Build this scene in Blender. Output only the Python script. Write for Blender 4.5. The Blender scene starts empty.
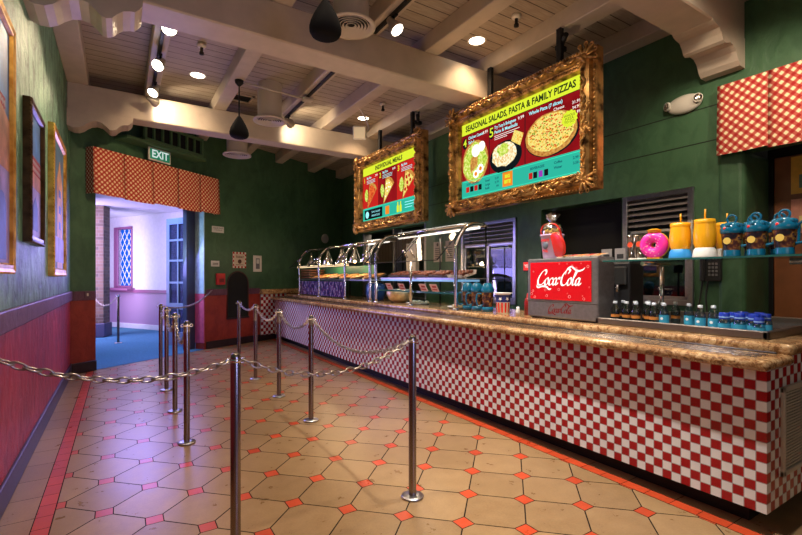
import bpy, bmesh, math, random
from mathutils import Vector, Matrix
random.seed(7)
PI = math.pi
SC = bpy.context.scene
COL = SC.collection
R = math.radians

# ------------------------------------------------------------------ materials
MATS = {}
def newmat(name):
    m = bpy.data.materials.new(name); m.use_nodes = True
    nt = m.node_tree; b = nt.nodes['Principled BSDF']
    return m, nt, b
def nd(nt, t, **kw):
    n = nt.nodes.new(t)
    for k, v in kw.items(): setattr(n, k, v)
    return n
def rgb(c): return (c[0], c[1], c[2], 1.0)
def ramp(nt, fac, stops):
    r = nd(nt, 'ShaderNodeValToRGB'); e = r.color_ramp.elements
    e[0].position, e[0].color = stops[0][0], rgb(stops[0][1])
    e[1].position, e[1].color = stops[-1][0], rgb(stops[-1][1])
    for p, c in stops[1:-1]:
        x = e.new(p); x.color = rgb(c)
    nt.links.new(fac, r.inputs[0]); return r.outputs[0]
def noise(nt, vec, scale, detail=4, rough=.55, dist=0):
    n = nd(nt, 'ShaderNodeTexNoise'); n.inputs['Scale'].default_value = scale
    n.inputs['Detail'].default_value = detail; n.inputs['Roughness'].default_value = rough
    n.inputs['Distortion'].default_value = dist
    nt.links.new(vec, n.inputs['Vector']); return n.outputs['Fac']
def obco(nt): return nd(nt, 'ShaderNodeTexCoord').outputs['Object']
def bump(nt, b, h, strength=.3, dist=.01):
    n = nd(nt, 'ShaderNodeBump'); n.inputs['Strength'].default_value = strength
    n.inputs['Distance'].default_value = dist
    nt.links.new(h, n.inputs['Height']); nt.links.new(n.outputs[0], b.inputs['Normal'])
def mathn(nt, op, a, b=None, c=None):
    n = nd(nt, 'ShaderNodeMath', operation=op)
    for i, v in enumerate((a, b, c)):
        if v is None: continue
        if isinstance(v, (int, float)): n.inputs[i].default_value = v
        else: nt.links.new(v, n.inputs[i])
    return n.outputs[0]
def mixc(nt, f, a, b, mode='MIX'):
    n = nd(nt, 'ShaderNodeMix', data_type='RGBA', blend_type=mode)
    for i, v in ((0, f), (6, a), (7, b)):
        if isinstance(v, (int, float)): n.inputs[i].default_value = v
        elif isinstance(v, tuple): n.inputs[i].default_value = rgb(v)
        else: nt.links.new(v, n.inputs[i])
    return n.outputs[2]
def simple(name, c, rough=.5, metal=0, var=0, vs=12, bmp=0, emit=None, es=0, coat=0, spec=.5):
    if name in MATS: return MATS[name]
    m, nt, b = newmat(name)
    b.inputs['Base Color'].default_value = rgb(c); b.inputs['Roughness'].default_value = rough
    b.inputs['Metallic'].default_value = metal
    b.inputs['Specular IOR Level'].default_value = spec
    if coat: b.inputs['Coat Weight'].default_value = coat
    if var or bmp:
        f = noise(nt, obco(nt), vs)
        if var:
            d = tuple(max(0, x*(1-var)) for x in c); l = tuple(min(1, x*(1+var)) for x in c)
            nt.links.new(ramp(nt, f, [(.3, d), (.7, l)]), b.inputs['Base Color'])
        if bmp: bump(nt, b, f, bmp, .01)
    if emit:
        b.inputs['Emission Color'].default_value = rgb(emit); b.inputs['Emission Strength'].default_value = es
    MATS[name] = m; return m
def plaster(name, dark, light, rough=.45, sc=5, st=.5, patch=None):
    m, nt, b = newmat(name); co = obco(nt)
    mp = nd(nt, 'ShaderNodeMapping'); nt.links.new(co, mp.inputs[0]); mp.inputs['Scale'].default_value = (1.6, 1.6, 1)
    f = noise(nt, mp.outputs[0], sc, 8, .65, .6); g = noise(nt, co, 1.1, 3)
    f2 = mathn(nt, 'ADD', mathn(nt, 'MULTIPLY', f, .6), mathn(nt, 'MULTIPLY', g, .4))
    nt.links.new(ramp(nt, f2, [(.40, dark), (.59, light)]), b.inputs['Base Color'])
    b.inputs['Roughness'].default_value = rough
    bump(nt, b, f, st, .03); MATS[name] = m; return m
def check_mat(name, ax, size, c1, c2, grout=None, gw=.04, off=(0, 0), rough=.25, rot=0, soft=None):
    m, nt, b = newmat(name); co = obco(nt)
    s = nd(nt, 'ShaderNodeSeparateXYZ'); nt.links.new(co, s.inputs[0])
    u, v = s.outputs['XYZ'.index(ax[0])], s.outputs['XYZ'.index(ax[1])]
    if rot:
        ca, sa = math.cos(rot), math.sin(rot)
        u, v = (mathn(nt, 'ADD', mathn(nt, 'MULTIPLY', u, ca), mathn(nt, 'MULTIPLY', v, sa)),
                mathn(nt, 'SUBTRACT', mathn(nt, 'MULTIPLY', v, ca), mathn(nt, 'MULTIPLY', u, sa)))
    U = mathn(nt, 'DIVIDE', mathn(nt, 'ADD', u, off[0]), size); V = mathn(nt, 'DIVIDE', mathn(nt, 'ADD', v, off[1]), size)
    if soft:                                     # woven gingham: two crossing bands
        a = mathn(nt, 'GREATER_THAN', mathn(nt, 'FRACT', mathn(nt, 'MULTIPLY', U, .5)), .5)
        c = mathn(nt, 'GREATER_THAN', mathn(nt, 'FRACT', mathn(nt, 'MULTIPLY', V, .5)), .5)
        f = mathn(nt, 'MULTIPLY', mathn(nt, 'ADD', a, c), .5)
        col = ramp(nt, f, [(.25, c2), (.26, soft), (.74, soft), (.75, c1)])
        col = ramp(nt, f, [(0, c2), (.5, soft), (1, c1)])
    else:
        k = mathn(nt, 'MODULO', mathn(nt, 'ABSOLUTE', mathn(nt, 'ADD', mathn(nt, 'FLOOR', U), mathn(nt, 'FLOOR', V))), 2)
        col = mixc(nt, mathn(nt, 'GREATER_THAN', k, .5), c1, c2)
        if grout:
            fu = mathn(nt, 'PINGPONG', U, .5); fv = mathn(nt, 'PINGPONG', V, .5)
            g = mathn(nt, 'LESS_THAN', mathn(nt, 'MINIMUM', fu, fv), gw)
            col = mixc(nt, g, col, grout)
    n = noise(nt, co, 3, 3)
    col = mixc(nt, .35, col, ramp(nt, n, [(.3, (.6, .6, .6)), (.7, (1, 1, 1))]), 'MULTIPLY')
    nt.links.new(col, b.inputs['Base Color']); b.inputs['Roughness'].default_value = rough
    MATS[name] = m; return m
def granite(name):
    m, nt, b = newmat(name); co = obco(nt)
    f = noise(nt, co, 26, 8, .7, 1.0); g = noise(nt, co, 5, 4); 
    v = nd(nt, 'ShaderNodeTexVoronoi'); v.inputs['Scale'].default_value = 60; nt.links.new(co, v.inputs['Vector'])
    c1 = ramp(nt, f, [(.3, (.03, .015, .01)), (.43, (.30, .15, .06)), (.55, (.62, .42, .22)), (.72, (.80, .64, .42))])
    c2 = ramp(nt, g, [(.35, (.5, .36, .28)), (.65, (1, .95, .85))])
    c = mixc(nt, .8, c1, c2, 'MULTIPLY')
    sp = mathn(nt, 'LESS_THAN', v.outputs['Distance'], .16)
    c = mixc(nt, mathn(nt, 'MULTIPLY', sp, .8), c, (.03, .02, .015))
    nt.links.new(c, b.inputs['Base Color']); b.inputs['Roughness'].default_value = .15
    MATS[name] = m; return m
def glassy(name, c=(1, 1, 1), refl=.10, rough=.02, tint=.95):
    m = bpy.data.materials.new(name); m.use_nodes = True; nt = m.node_tree; nt.nodes.clear()
    o = nd(nt, 'ShaderNodeOutputMaterial'); t = nd(nt, 'ShaderNodeBsdfTransparent'); g = nd(nt, 'ShaderNodeBsdfGlossy')
    t.inputs[0].default_value = rgb(tuple(x*tint for x in c)); g.inputs['Roughness'].default_value = rough
    lw = nd(nt, 'ShaderNodeLayerWeight'); lw.inputs[0].default_value = .25
    f = mathn(nt, 'ADD', mathn(nt, 'MULTIPLY', lw.outputs['Fresnel'], .5), refl)
    x = nd(nt, 'ShaderNodeMixShader'); nt.links.new(f, x.inputs[0]); nt.links.new(t.outputs[0], x.inputs[1]); nt.links.new(g.outputs[0], x.inputs[2])
    nt.links.new(x.outputs[0], o.inputs[0]); MATS[name] = m; return m
def emis(name, c, s):
    m = bpy.data.materials.new(name); m.use_nodes = True; nt = m.node_tree; nt.nodes.clear()
    o = nd(nt, 'ShaderNodeOutputMaterial'); e = nd(nt, 'ShaderNodeEmission')
    e.inputs[0].default_value = rgb(c); e.inputs[1].default_value = s
    nt.links.new(e.outputs[0], o.inputs[0]); MATS[name] = m; return m
def emis_noise(name, stops, s, scale=30):
    m = bpy.data.materials.new(name); m.use_nodes = True; nt = m.node_tree; nt.nodes.clear()
    o = nd(nt, 'ShaderNodeOutputMaterial'); e = nd(nt, 'ShaderNodeEmission')
    nt.links.new(ramp(nt, noise(nt, obco(nt), scale, 5, .6), stops), e.inputs[0]); e.inputs[1].default_value = s
    nt.links.new(e.outputs[0], o.inputs[0]); MATS[name] = m; return m

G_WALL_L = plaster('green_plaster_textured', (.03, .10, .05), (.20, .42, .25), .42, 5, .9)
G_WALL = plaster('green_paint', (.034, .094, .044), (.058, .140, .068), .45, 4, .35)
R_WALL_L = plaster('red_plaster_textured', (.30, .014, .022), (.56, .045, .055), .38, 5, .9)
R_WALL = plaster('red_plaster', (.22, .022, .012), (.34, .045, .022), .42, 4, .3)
RAIL = plaster('maroon_band', (.10, .035, .06), (.16, .06, .10), .4, 6, .6)
BASE = simple('dark_maroon_base', (.022, .012, .014), .4, var=.3)
GRAN = granite('granite')
CHK_F = check_mat('red_white_tile_front', 'YZ', .0530, (.86, .84, .84), (.38, .003, .010), (.40, .32, .32), .035, (.0060, -.012))
CHK_E = check_mat('red_white_tile_end', 'XZ', .0530, (.86, .84, .84), (.38, .003, .010), (.40, .32, .32), .035, (.0, -.012))
GING = check_mat('gingham_cloth', 'XZ', .026, (.45, .012, .008), (.90, .70, .42), rot=PI/4, soft=(.55, .10, .05), rough=.8)
GING2 = check_mat('gingham_cloth_large', 'XZ', .0285, (.40, .006, .006), (.90, .80, .52), rot=PI/4, soft=(.55, .10, .07), rough=.8)
STEEL = simple('brushed_steel', (.55, .55, .57), .28, 1, var=.1, vs=40)
CHROME = simple('chrome_tube', (.75, .73, .70), .15, 1)
POST = simple('post_steel', (.26, .23, .20), .26, 1)
CHAINM = simple('chain_steel', (.42, .37, .31), .3, 1)
BLACK = simple('black_metal', (.008, .008, .009), .5, spec=.3)
BLKPL = simple('black_plastic', (.02, .02, .022), .35)
DARKV = simple('dark_void', (.006, .007, .006), .8)
OFFW = simple('painted_beam', (.50, .42, .34), .45, var=.08, vs=6, bmp=.3)
DUCT = simple('duct_paint', (.52, .46, .38), .4)
WHT = simple('white_plastic', (.72, .68, .60), .4)
GLASS = glassy('clear_glass')
GLEDGE = simple('glass_edge', (.02, .10, .09), .1)
BLUEGL = simple('blue_lit_shelf', (.35, .6, .8), .2, emit=(.25, .6, 1), es=.5)
LAMPW = emis('lamp_face', (1, .90, .72), 14)
LAMPD = emis('downlight_face', (1, .86, .66), 9)
TUBE = emis('tube_light', (1, .93, .80), 2.6)
def gold(name, c1, c2):
    m, nt, b = newmat(name); f = noise(nt, obco(nt), 11, 3, .5)
    nt.links.new(ramp(nt, f, [(.30, c1), (.60, c2)]), b.inputs['Base Color'])
    b.inputs['Metallic'].default_value = .75; b.inputs['Roughness'].default_value = .3
    bump(nt, b, f, .2, .01); MATS[name] = m; return m
GOLD = gold('antique_gold', (.06, .026, .008), (.66, .38, .13))
GOLDB = gold('bright_gold', (.45, .20, .03), (.85, .50, .12))
BROWNF = gold('dark_frame', (.03, .018, .010), (.10, .06, .03))

def boards(name):
    m, nt, b = newmat(name); co = obco(nt)
    s = nd(nt, 'ShaderNodeSeparateXYZ'); nt.links.new(co, s.inputs[0])
    y = mathn(nt, 'DIVIDE', s.outputs['Y'], .148)
    g = mathn(nt, 'PINGPONG', y, .5)
    rnd = nd(nt, 'ShaderNodeTexWhiteNoise', noise_dimensions='1D'); nt.links.new(mathn(nt, 'ROUND', y), rnd.inputs['W'])
    # seam where pingpong near .5
    seam = mathn(nt, 'GREATER_THAN', g, .462)
    mp = nd(nt, 'ShaderNodeMapping'); nt.links.new(co, mp.inputs[0]); mp.inputs['Scale'].default_value = (1.5, 14, 1)
    f = noise(nt, mp.outputs[0], 4, 5)
    c = ramp(nt, f, [(.3, (.34, .28, .22)), (.7, (.47, .40, .32))])
    c = mixc(nt, .25, c, ramp(nt, rnd.outputs['Value'], [(0, (.6, .6, .6)), (1, (1, 1, 1))]), 'MULTIPLY')
    c = mixc(nt, seam, c, (.05, .035, .025))
    nt.links.new(c, b.inputs['Base Color']); b.inputs['Roughness'].default_value = .5
    bump(nt, b, mathn(nt, 'SUBTRACT', 1, seam), .6, .01); MATS[name] = m; return m
BOARDS = boards('ceiling_boards')
def tilemat(name, c1, c2, rough, rvar=.35, bsc=40):
    m, nt, b = newmat(name); co = obco(nt)
    at = nd(nt, 'ShaderNodeAttribute'); at.attribute_name = 'tint'
    f = noise(nt, co, 9, 6, .65); f3 = noise(nt, co, 90, 4, .7)
    c = ramp(nt, mathn(nt, 'ADD', mathn(nt, 'MULTIPLY', f, .55), mathn(nt, 'MULTIPLY', f3, .45)), [(.22, c1), (.70, c2)])
    c = mixc(nt, .55, c, ramp(nt, at.outputs['Fac'], [(0, (.62, .60, .58)), (1, (1, 1, 1))]), 'MULTIPLY')
    nt.links.new(c, b.inputs['Base Color'])
    nt.links.new(mathn(nt, 'ADD', mathn(nt, 'MULTIPLY', f, rvar*.6), rough), b.inputs['Roughness'])
    MATS[name] = m; return m
T_TAN = tilemat('tan_floor_tile', (.23, .135, .060), (.40, .26, .125), .20)
T_RED = tilemat('red_floor_tile', (.42, .045, .015), (.64, .085, .026), .2)
GROUT = simple('dark_grout', (.018, .012, .010), .8, spec=.1)

# ------------------------------------------------------------------ mesh helpers
def box(bm, x0, x1, y0, y1, z0, z1, mi=0, M=None):
    vs = [bm.verts.new((x, y, z)) for x in (x0, x1) for y in (y0, y1) for z in (z0, z1)]
    if M: 
        for v in vs: v.co = M @ v.co
    for q in ((0, 1, 3, 2), (4, 6, 7, 5), (0, 4, 5, 1), (2, 3, 7, 6), (0, 2, 6, 4), (1, 5, 7, 3)):
        f = bm.faces.new([vs[i] for i in q]); f.material_index = mi
    return vs
def bbox(bm, x0, x1, y0, y1, z0, z1, r=.01, seg=2, mi=0, M=None):
    vs = box(bm, x0, x1, y0, y1, z0, z1, mi, M)
    es = list({e for v in vs for e in v.link_edges})
    bmesh.ops.bevel(bm, geom=es, offset=r, segments=seg, affect='EDGES', profile=.5)
def tube(bm, pts, r, seg=8, cap=True, mi=0):
    pts = [Vector(p) for p in pts]; rs = r if isinstance(r, (list, tuple)) else [r]*len(pts)
    rings = []; up = None
    for i, p in enumerate(pts):
        t = (pts[min(i+1, len(pts)-1)] - pts[max(i-1, 0)]).normalized()
        if up is None:
            up = Vector((0, 0, 1)) if abs(t.z) < .9 else Vector((1, 0, 0))
        a = (up - t*up.dot(t)).normalized(); up = a; b_ = t.cross(a)
        rings.append([bm.verts.new(p + (a*math.cos(2*PI*k/seg) + b_*math.sin(2*PI*k/seg))*rs[i]) for k in range(seg)])
    for i in range(len(rings)-1):
        for k in range(seg):
            f = bm.faces.new((rings[i][k], rings[i][(k+1) % seg], rings[i+1][(k+1) % seg], rings[i+1][k])); f.smooth = True; f.material_index = mi
    if cap:
        for rg, rv in ((rings[0], True), (rings[-1], False)):
            f = bm.faces.new(rg[::-1] if rv else rg); f.material_index = mi
def lathe(bm, prof, c=(0, 0, 0), seg=24, M=None, mi=0, smooth=True):
    rings = []; c = Vector(c)
    for r, z in prof:
        if r < 1e-5: v = [bm.verts.new(c + Vector((0, 0, z)))]
        else: v = [bm.verts.new(c + Vector((r*math.cos(2*PI*k/seg), r*math.sin(2*PI*k/seg), z))) for k in range(seg)]
        rings.append(v)
    if M:
        for rg in rings:
            for v in rg: v.co = M @ v.co
    for i in range(len(rings)-1):
        a, b_ = rings[i], rings[i+1]
        for k in range(seg):
            k2 = (k+1) % seg
            if len(a) == 1 and len(b_) == 1: continue
            if len(a) == 1: f = bm.faces.new((a[0], b_[k2], b_[k]))
            elif len(b_) == 1: f = bm.faces.new((a[k], a[k2], b_[0]))
            else: f = bm.faces.new((a[k], a[k2], b_[k2], b_[k]))
            f.smooth = smooth; f.material_index = mi
def ball(bm, c, rx, ry=None, rz=None, seg=12, rings=8, M=None, mi=0):
    ry = ry or rx; rz = rz or rx
    T = Matrix.Translation(c) @ Matrix.Diagonal((rx, ry, rz, 1))
    if M: T = M @ T
    lathe(bm, [(math.sin(PI*i/rings), -math.cos(PI*i/rings)) for i in range(rings+1)], seg=seg, M=T, mi=mi)
def torus(bm, R_, r, seg=24, s2=8, M=None, mi=0, sx=1):
    g = []
    for i in range(seg):
        a = 2*PI*i/seg; row = []
        for j in range(s2):
            b_ = 2*PI*j/s2
            v = Vector(((R_ + r*math.cos(b_))*math.cos(a)*sx, (R_ + r*math.cos(b_))*math.sin(a), r*math.sin(b_)))
            row.append(bm.verts.new(M @ v if M else v))
        g.append(row)
    for i in range(seg):
        for j in range(s2):
            f = bm.faces.new((g[i][j], g[(i+1) % seg][j], g[(i+1) % seg][(j+1) % s2], g[i][(j+1) % s2])); f.smooth = True; f.material_index = mi
def poly(bm, pts, mi=0):
    f = bm.faces.new([bm.verts.new(p) for p in pts]); f.material_index = mi; return f
def prism(bm, pts2, d0, d1, f3, mi=0):
    """extrude the 2-D outline pts2 from d0 to d1; f3(u, v, d) -> point"""
    a = [bm.verts.new(f3(u, v, d0)) for u, v in pts2]; b_ = [bm.verts.new(f3(u, v, d1)) for u, v in pts2]
    n = len(a)
    fs = [bm.faces.new(a[::-1]), bm.faces.new(b_)]
    for i in range(n): fs.append(bm.faces.new((a[i], a[(i+1) % n], b_[(i+1) % n], b_[i])))
    for f in fs: f.material_index = mi
    return fs
def obj(name, bm, mat, parent=None, loc=None, rot=None, M=None, recalc=True):
    if recalc: bmesh.ops.recalc_face_normals(bm, faces=bm.faces)
    me = bpy.data.meshes.new(name); bm.to_mesh(me); bm.free()
    for m in (mat if isinstance(mat, (list, tuple)) else [mat]): me.materials.append(m)
    o = bpy.data.objects.new(name, me); COL.objects.link(o)
    if parent: o.parent = parent
    if M is not None: o.matrix_local = M
    if loc is not None: o.location = loc
    if rot is not None: o.rotation_euler = rot
    return o
def tag(o, label, cat, group=None, kind=None):
    o['label'] = label; o['category'] = cat
    if group: o['group'] = group
    if kind: o['kind'] = kind
    return o
def struct(o):
    o['kind'] = 'structure'; return o
def thing(name, label, cat, loc=(0, 0, 0), rotz=0, group=None, M=None):
    o = bpy.data.objects.new(name, None); COL.objects.link(o); o.empty_display_size = .1
    if M is not None: o.matrix_world = M
    else: o.location = loc; o.rotation_euler = (0, 0, rotz)
    return tag(o, label, cat, group)
def kids(o): return [c for c in bpy.data.objects if c.parent == o]
def copy_tree(o, parent=None):
    c = o.copy(); COL.objects.link(c)
    if parent: c.parent = parent
    for k in kids(o): copy_tree(k, c)
    return c
def dup(o, loc, label, rotz=None):
    c = copy_tree(o); c.location = loc; c['label'] = label
    if rotz is not None: c.rotation_euler = (0, 0, rotz)
    return c
NB = bmesh.new
def text_bm(bm, body, size, cx, cy, z=0, align='CENTER', maxw=None, mi=0, shear=0, M=None, bold=0, sx=1):
    cu = bpy.data.curves.new('t', 'FONT'); cu.body = body; cu.size = size; cu.align_x = align; cu.align_y = 'CENTER'
    cu.shear = shear; cu.offset = bold; cu.resolution_u = 2
    o = bpy.data.objects.new('t', cu); COL.objects.link(o)
    bpy.context.view_layer.update()
    me = o.to_mesh()
    co = [v.co.copy() for v in me.vertices]
    w = (max(c.x for c in co) - min(c.x for c in co)) if co else 1
    s = min(1, maxw/w) if maxw else 1
    vs = []
    for c in co:
        p = Vector((c.x*s*sx + cx, c.y + cy, z)); vs.append(bm.verts.new(M @ p if M else p))
    for p in me.polygons:
        try:
            f = bm.faces.new([vs[i] for i in p.vertices]); f.material_index = mi
        except ValueError: pass
    o.to_mesh_clear(); bpy.data.objects.remove(o); bpy.data.curves.remove(cu)
def cr(pts, n=8):
    out = []
    P = [Vector(p) for p in pts]; P = [P[0]*2 - P[1]] + P + [P[-1]*2 - P[-2]]
    for i in range(1, len(P)-2):
        for k in range(n):
            t = k/n; a, b_, c, d = P[i-1], P[i], P[i+1], P[i+2]
            out.append(.5*((2*b_) + (c-a)*t + (2*a-5*b_+4*c-d)*t*t + (3*b_-a-3*c+d)*t**3))
    out.append(P[-2]); return out
def stroke(bm, pts, w, z, f, pen=R(35)):
    """calligraphic ribbon: thin along the pen angle, thick across it"""
    P = cr([Vector((x, y, 0)) for x, y in pts]); prev = None
    for i, p in enumerate(P):
        t = (P[min(i+1, len(P)-1)] - P[max(i-1, 0)]).normalized(); a = math.atan2(t.y, t.x)
        e = min(1, min(i, len(P)-1-i)/3 + .25)
        ww = w*(.28 + .72*abs(math.sin(a - pen)))*e
        n = Vector((-t.y, t.x, 0))*ww*.5
        cur = (bm.verts.new(f(p+n, z)), bm.verts.new(f(p-n, z)))
        if prev: bm.faces.new((prev[0], prev[1], cur[1], cur[0]))
        prev = cur
XS = [0]
def script_logo(bm, cx, cy, width, z):
    """'Coca-Cola' in flowing script, drawn as pen strokes in a 10 x 3.6 box"""
    s = width/10.8
    def f(p, zz):
        return Vector((cx + ((p.x + (.55 if XS[0] else 0)) + p.y*.28 - 5.6)*s, cy + (p.y - 1.1)*s, zz))
    XS[0] = 0
    def o_(x): return [(x+.75, 1.05), (x+.5, 1.5), (x+.1, 1.25), (x-.05, .65), (x+.15, .1), (x+.55, .15), (x+.8, .65), (x+.75, 1.1), (x+.62, 1.42)]
    def c_(x): return [(x+.75, 1.15), (x+.62, 1.45), (x+.25, 1.35), (x-.02, .75), (x+.12, .15), (x+.5, .1), (x+.95, .6)]
    def a_(x): return [(x+.75, 1.2), (x+.4, 1.5), (x+.02, 1.0), (x+.05, .3), (x+.35, .08), (x+.7, .6)], [(x+.85, 1.5), (x+.72, .7), (x+.8, .15), (x+1.05, .2), (x+1.3, .6)]
    W = .44
    stroke(bm, [(1.55, 2.05), (1.75, 2.7), (1.45, 3.15), (.85, 2.9), (.25, 2.0), (.0, 1.0), (.3, .15), (1.0, .05), (1.6, .5), (1.95, 1.1)], W, z, f)
    stroke(bm, [(.25, .55), (.0, -.15), (.5, -.5), (1.5, -.25), (2.6, -.35), (3.3, -.8), (3.9, -.75)], W*.8, z, f, R(80))
    stroke(bm, o_(1.95), W*.85, z, f)
    stroke(bm, c_(3.0), W*.85, z, f)
    for q in a_(3.95): stroke(bm, q, W*.85, z, f)
    stroke(bm, [(5.05, 1.35), (5.3, 1.45), (5.55, 1.45)], W*1.3, z, f, R(90))
    XS[0] = 1
    stroke(bm, [(6.55, 2.3), (6.9, 2.9), (6.5, 3.25), (5.95, 2.85), (5.4, 1.9), (5.35, .8), (5.75, .1), (6.4, .15), (6.95, .8)], W, z, f)
    stroke(bm, [(6.0, 2.1), (6.1, 3.2), (6.9, 3.7), (7.9, 3.2), (8.8, 2.85), (9.7, 3.1), (10.0, 3.5)], W*.8, z, f, R(80))
    stroke(bm, o_(6.95), W*.85, z, f)
    stroke(bm, [(7.85, .9), (8.35, 2.0), (8.55, 2.8), (8.3, 2.9), (8.1, 1.9), (8.05, .6), (8.3, .1), (8.7, .45)], W*.8, z, f)
    for q in a_(8.75): stroke(bm, q, W*.85, z, f)

# ------------------------------------------------------------------ camera
TH = math.atan(281/446)
cam = bpy.data.cameras.new('camera'); cam.lens = 446/802*36; cam.sensor_width = 36; cam.shift_y = 9.5/802
cam.clip_start = .05; cam.clip_end = 60
co = bpy.data.objects.new('camera', cam); COL.objects.link(co)
co.location = (0, 0, 1.35); co.rotation_euler = (PI/2, 0, -TH); SC.camera = co

# ------------------------------------------------------------------ floor
XL, XR = -.58, 4.84
FW = [(-.58, 7.62), (1.36, 8.99), (3.61, 10.10), (4.84, 10.54)]       # line of the far wall
def clip(poly_, a, b_, c):          # keep a*x+b*y<=c
    out = []
    for i in range(len(poly_)):
        p, q = poly_[i], poly_[(i+1) % len(poly_)]
        dp, dq = a*p[0]+b_*p[1]-c, a*q[0]+b_*q[1]-c
        if dp <= 0: out.append(p)
        if dp*dq < 0:
            t = dp/(dp-dq); out.append((p[0]+(q[0]-p[0])*t, p[1]+(q[1]-p[1])*t))
    return out
bm = NB(); tl = bm.faces.layers.float.new('tint_f')
tints = []
def ftile(pts, mi, z=0.0, t=None):
    if len(pts) < 3: return
    ar = abs(sum(pts[i][0]*pts[(i+1) % len(pts)][1]-pts[(i+1) % len(pts)][0]*pts[i][1] for i in range(len(pts))))/2
    if ar < 1e-5: return
    f = poly(bm, [(x, y, z) for x, y in pts], mi); f[tl] = random.random() if t is None else t
box(bm, XL-.3, 7.5, -2.5, 10.9, -.06, -.002, 0)
ax, ay, a0x, a0y = .2390, .2350, .163, 2.832
hs = .041; g = .0027
for i in range(-4, 13):
    for j in range(-24, 35):
        cx, cy = a0x + ax*i, a0y + ay*j
        if (i+j) % 2 == 0:
            q = [(cx-hs, cy-hs), (cx+hs, cy-hs), (cx+hs, cy+hs), (cx-hs, cy+hs)]; mi = 2
            m_ = 0
        else:
            e = hs + g
            q = [(cx-ax+e+g, cy-hs), (cx-hs, cy-ay+e+g), (cx+hs, cy-ay+e+g), (cx+ax-e-g, cy-hs), (cx+ax-e-g, cy+hs), (cx+hs, cy+ay-e-g), (cx-hs, cy+ay-e-g), (cx-ax+e+g, cy+hs)]; mi = 1
        q = clip(q, -1, 0, .314); q = clip(q, 1, 0, 2.760)
        ftile(q, mi)
y = -2.5; k = 0
while y < 10.6:
    ftile([(-.400, y), (-.320, y), (-.320, y+.146), (-.400, y+.146)], 2)
    ftile([(2.766, y), (2.846, y), (2.846, y+.146), (2.766, y+.146)], 2)
    y += .15
y = -2.5
while y < 10.6:
    ftile([(-.60, y), (-.405, y), (-.405, y+.296), (-.60, y+.296)], 1)
    ftile([(2.852, y), (7.4, y), (7.4, y+.296), (2.852, y+.296)], 1)
    y += .3
fl = obj('floor', bm, [GROUT, T_TAN, T_RED], recalc=False); struct(fl)
me = fl.data; at = me.attributes.new('tint', 'FLOAT', 'FACE'); src = me.attributes['tint_f']
vals = [0.0]*len(me.polygons); src.data.foreach_get('value', vals); at.data.foreach_set('value', vals)

# ------------------------------------------------------------------ walls
def wall(name, P, Q, th, zs, s_open, mats, side=1, z0=0, z1=4.1):
    """wall from P to Q; openings (s0,s1,z0,z1); zs = [(z_upper, mat index)...]; thickness to the left(+1)/right(-1) of P->Q"""
    P, Q = Vector(P), Vector(Q); L = (Q-P).length; e = (Q-P)/L; n = Vector((-e.y, e.x))*side
    ss = sorted({0, L} | {v for o in s_open for v in o[:2]}); zz = sorted({z0, z1} | {v for o in s_open for v in o[2:]} | {z for z, _ in zs if z0 < z < z1})
    bm = NB()
    def solid(i, j):
        if i < 0 or j < 0 or i >= len(ss)-1 or j >= len(zz)-1: return False
        s, z = (ss[i]+ss[i+1])/2, (zz[j]+zz[j+1])/2
        return not any(o[0] < s < o[1] and o[2] < z < o[3] for o in s_open)
    def pt(s, d, z): return (P.x+e.x*s+n.x*d, P.y+e.y*s+n.y*d, z)
    for i in range(len(ss)-1):
        for j in range(len(zz)-1):
            if not solid(i, j): continue
            mi = next(m for z, m in zs if (zz[j]+zz[j+1])/2 < z)
            a, b_, c, d = ss[i], ss[i+1], zz[j], zz[j+1]
            poly(bm, [pt(a, 0, c), pt(b_, 0, c), pt(b_, 0, d), pt(a, 0, d)], mi)
            poly(bm, [pt(a, th, d), pt(b_, th, d), pt(b_, th, c), pt(a, th, c)], mi)
            if not solid(i-1, j): poly(bm, [pt(a, 0, c), pt(a, 0, d), pt(a, th, d), pt(a, th, c)], mi)
            if not solid(i+1, j): poly(bm, [pt(b_, 0, c), pt(b_, th, c), pt(b_, th, d), pt(b_, 0, d)], mi)
            if not solid(i, j-1): poly(bm, [pt(a, 0, c), pt(a, th, c), pt(b_, th, c), pt(b_, 0, c)], mi)
            if not solid(i, j+1): poly(bm, [pt(a, 0, d), pt(b_, 0, d), pt(b_, th, d), pt(a, th, d)], mi)
    bmesh.ops.remove_doubles(bm, verts=bm.verts, dist=1e-5)
    return struct(obj(name, bm, mats))
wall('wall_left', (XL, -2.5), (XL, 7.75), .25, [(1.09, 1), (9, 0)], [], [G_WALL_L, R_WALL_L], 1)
Aopen = (.345, 2.335, 0, 2.78)
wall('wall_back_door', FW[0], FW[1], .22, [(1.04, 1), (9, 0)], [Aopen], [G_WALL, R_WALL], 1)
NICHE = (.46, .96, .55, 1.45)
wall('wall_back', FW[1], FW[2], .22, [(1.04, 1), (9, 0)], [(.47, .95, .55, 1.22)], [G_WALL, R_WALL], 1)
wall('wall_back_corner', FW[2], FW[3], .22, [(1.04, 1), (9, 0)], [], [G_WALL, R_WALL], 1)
def rwy(y): return y - 1.79
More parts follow.
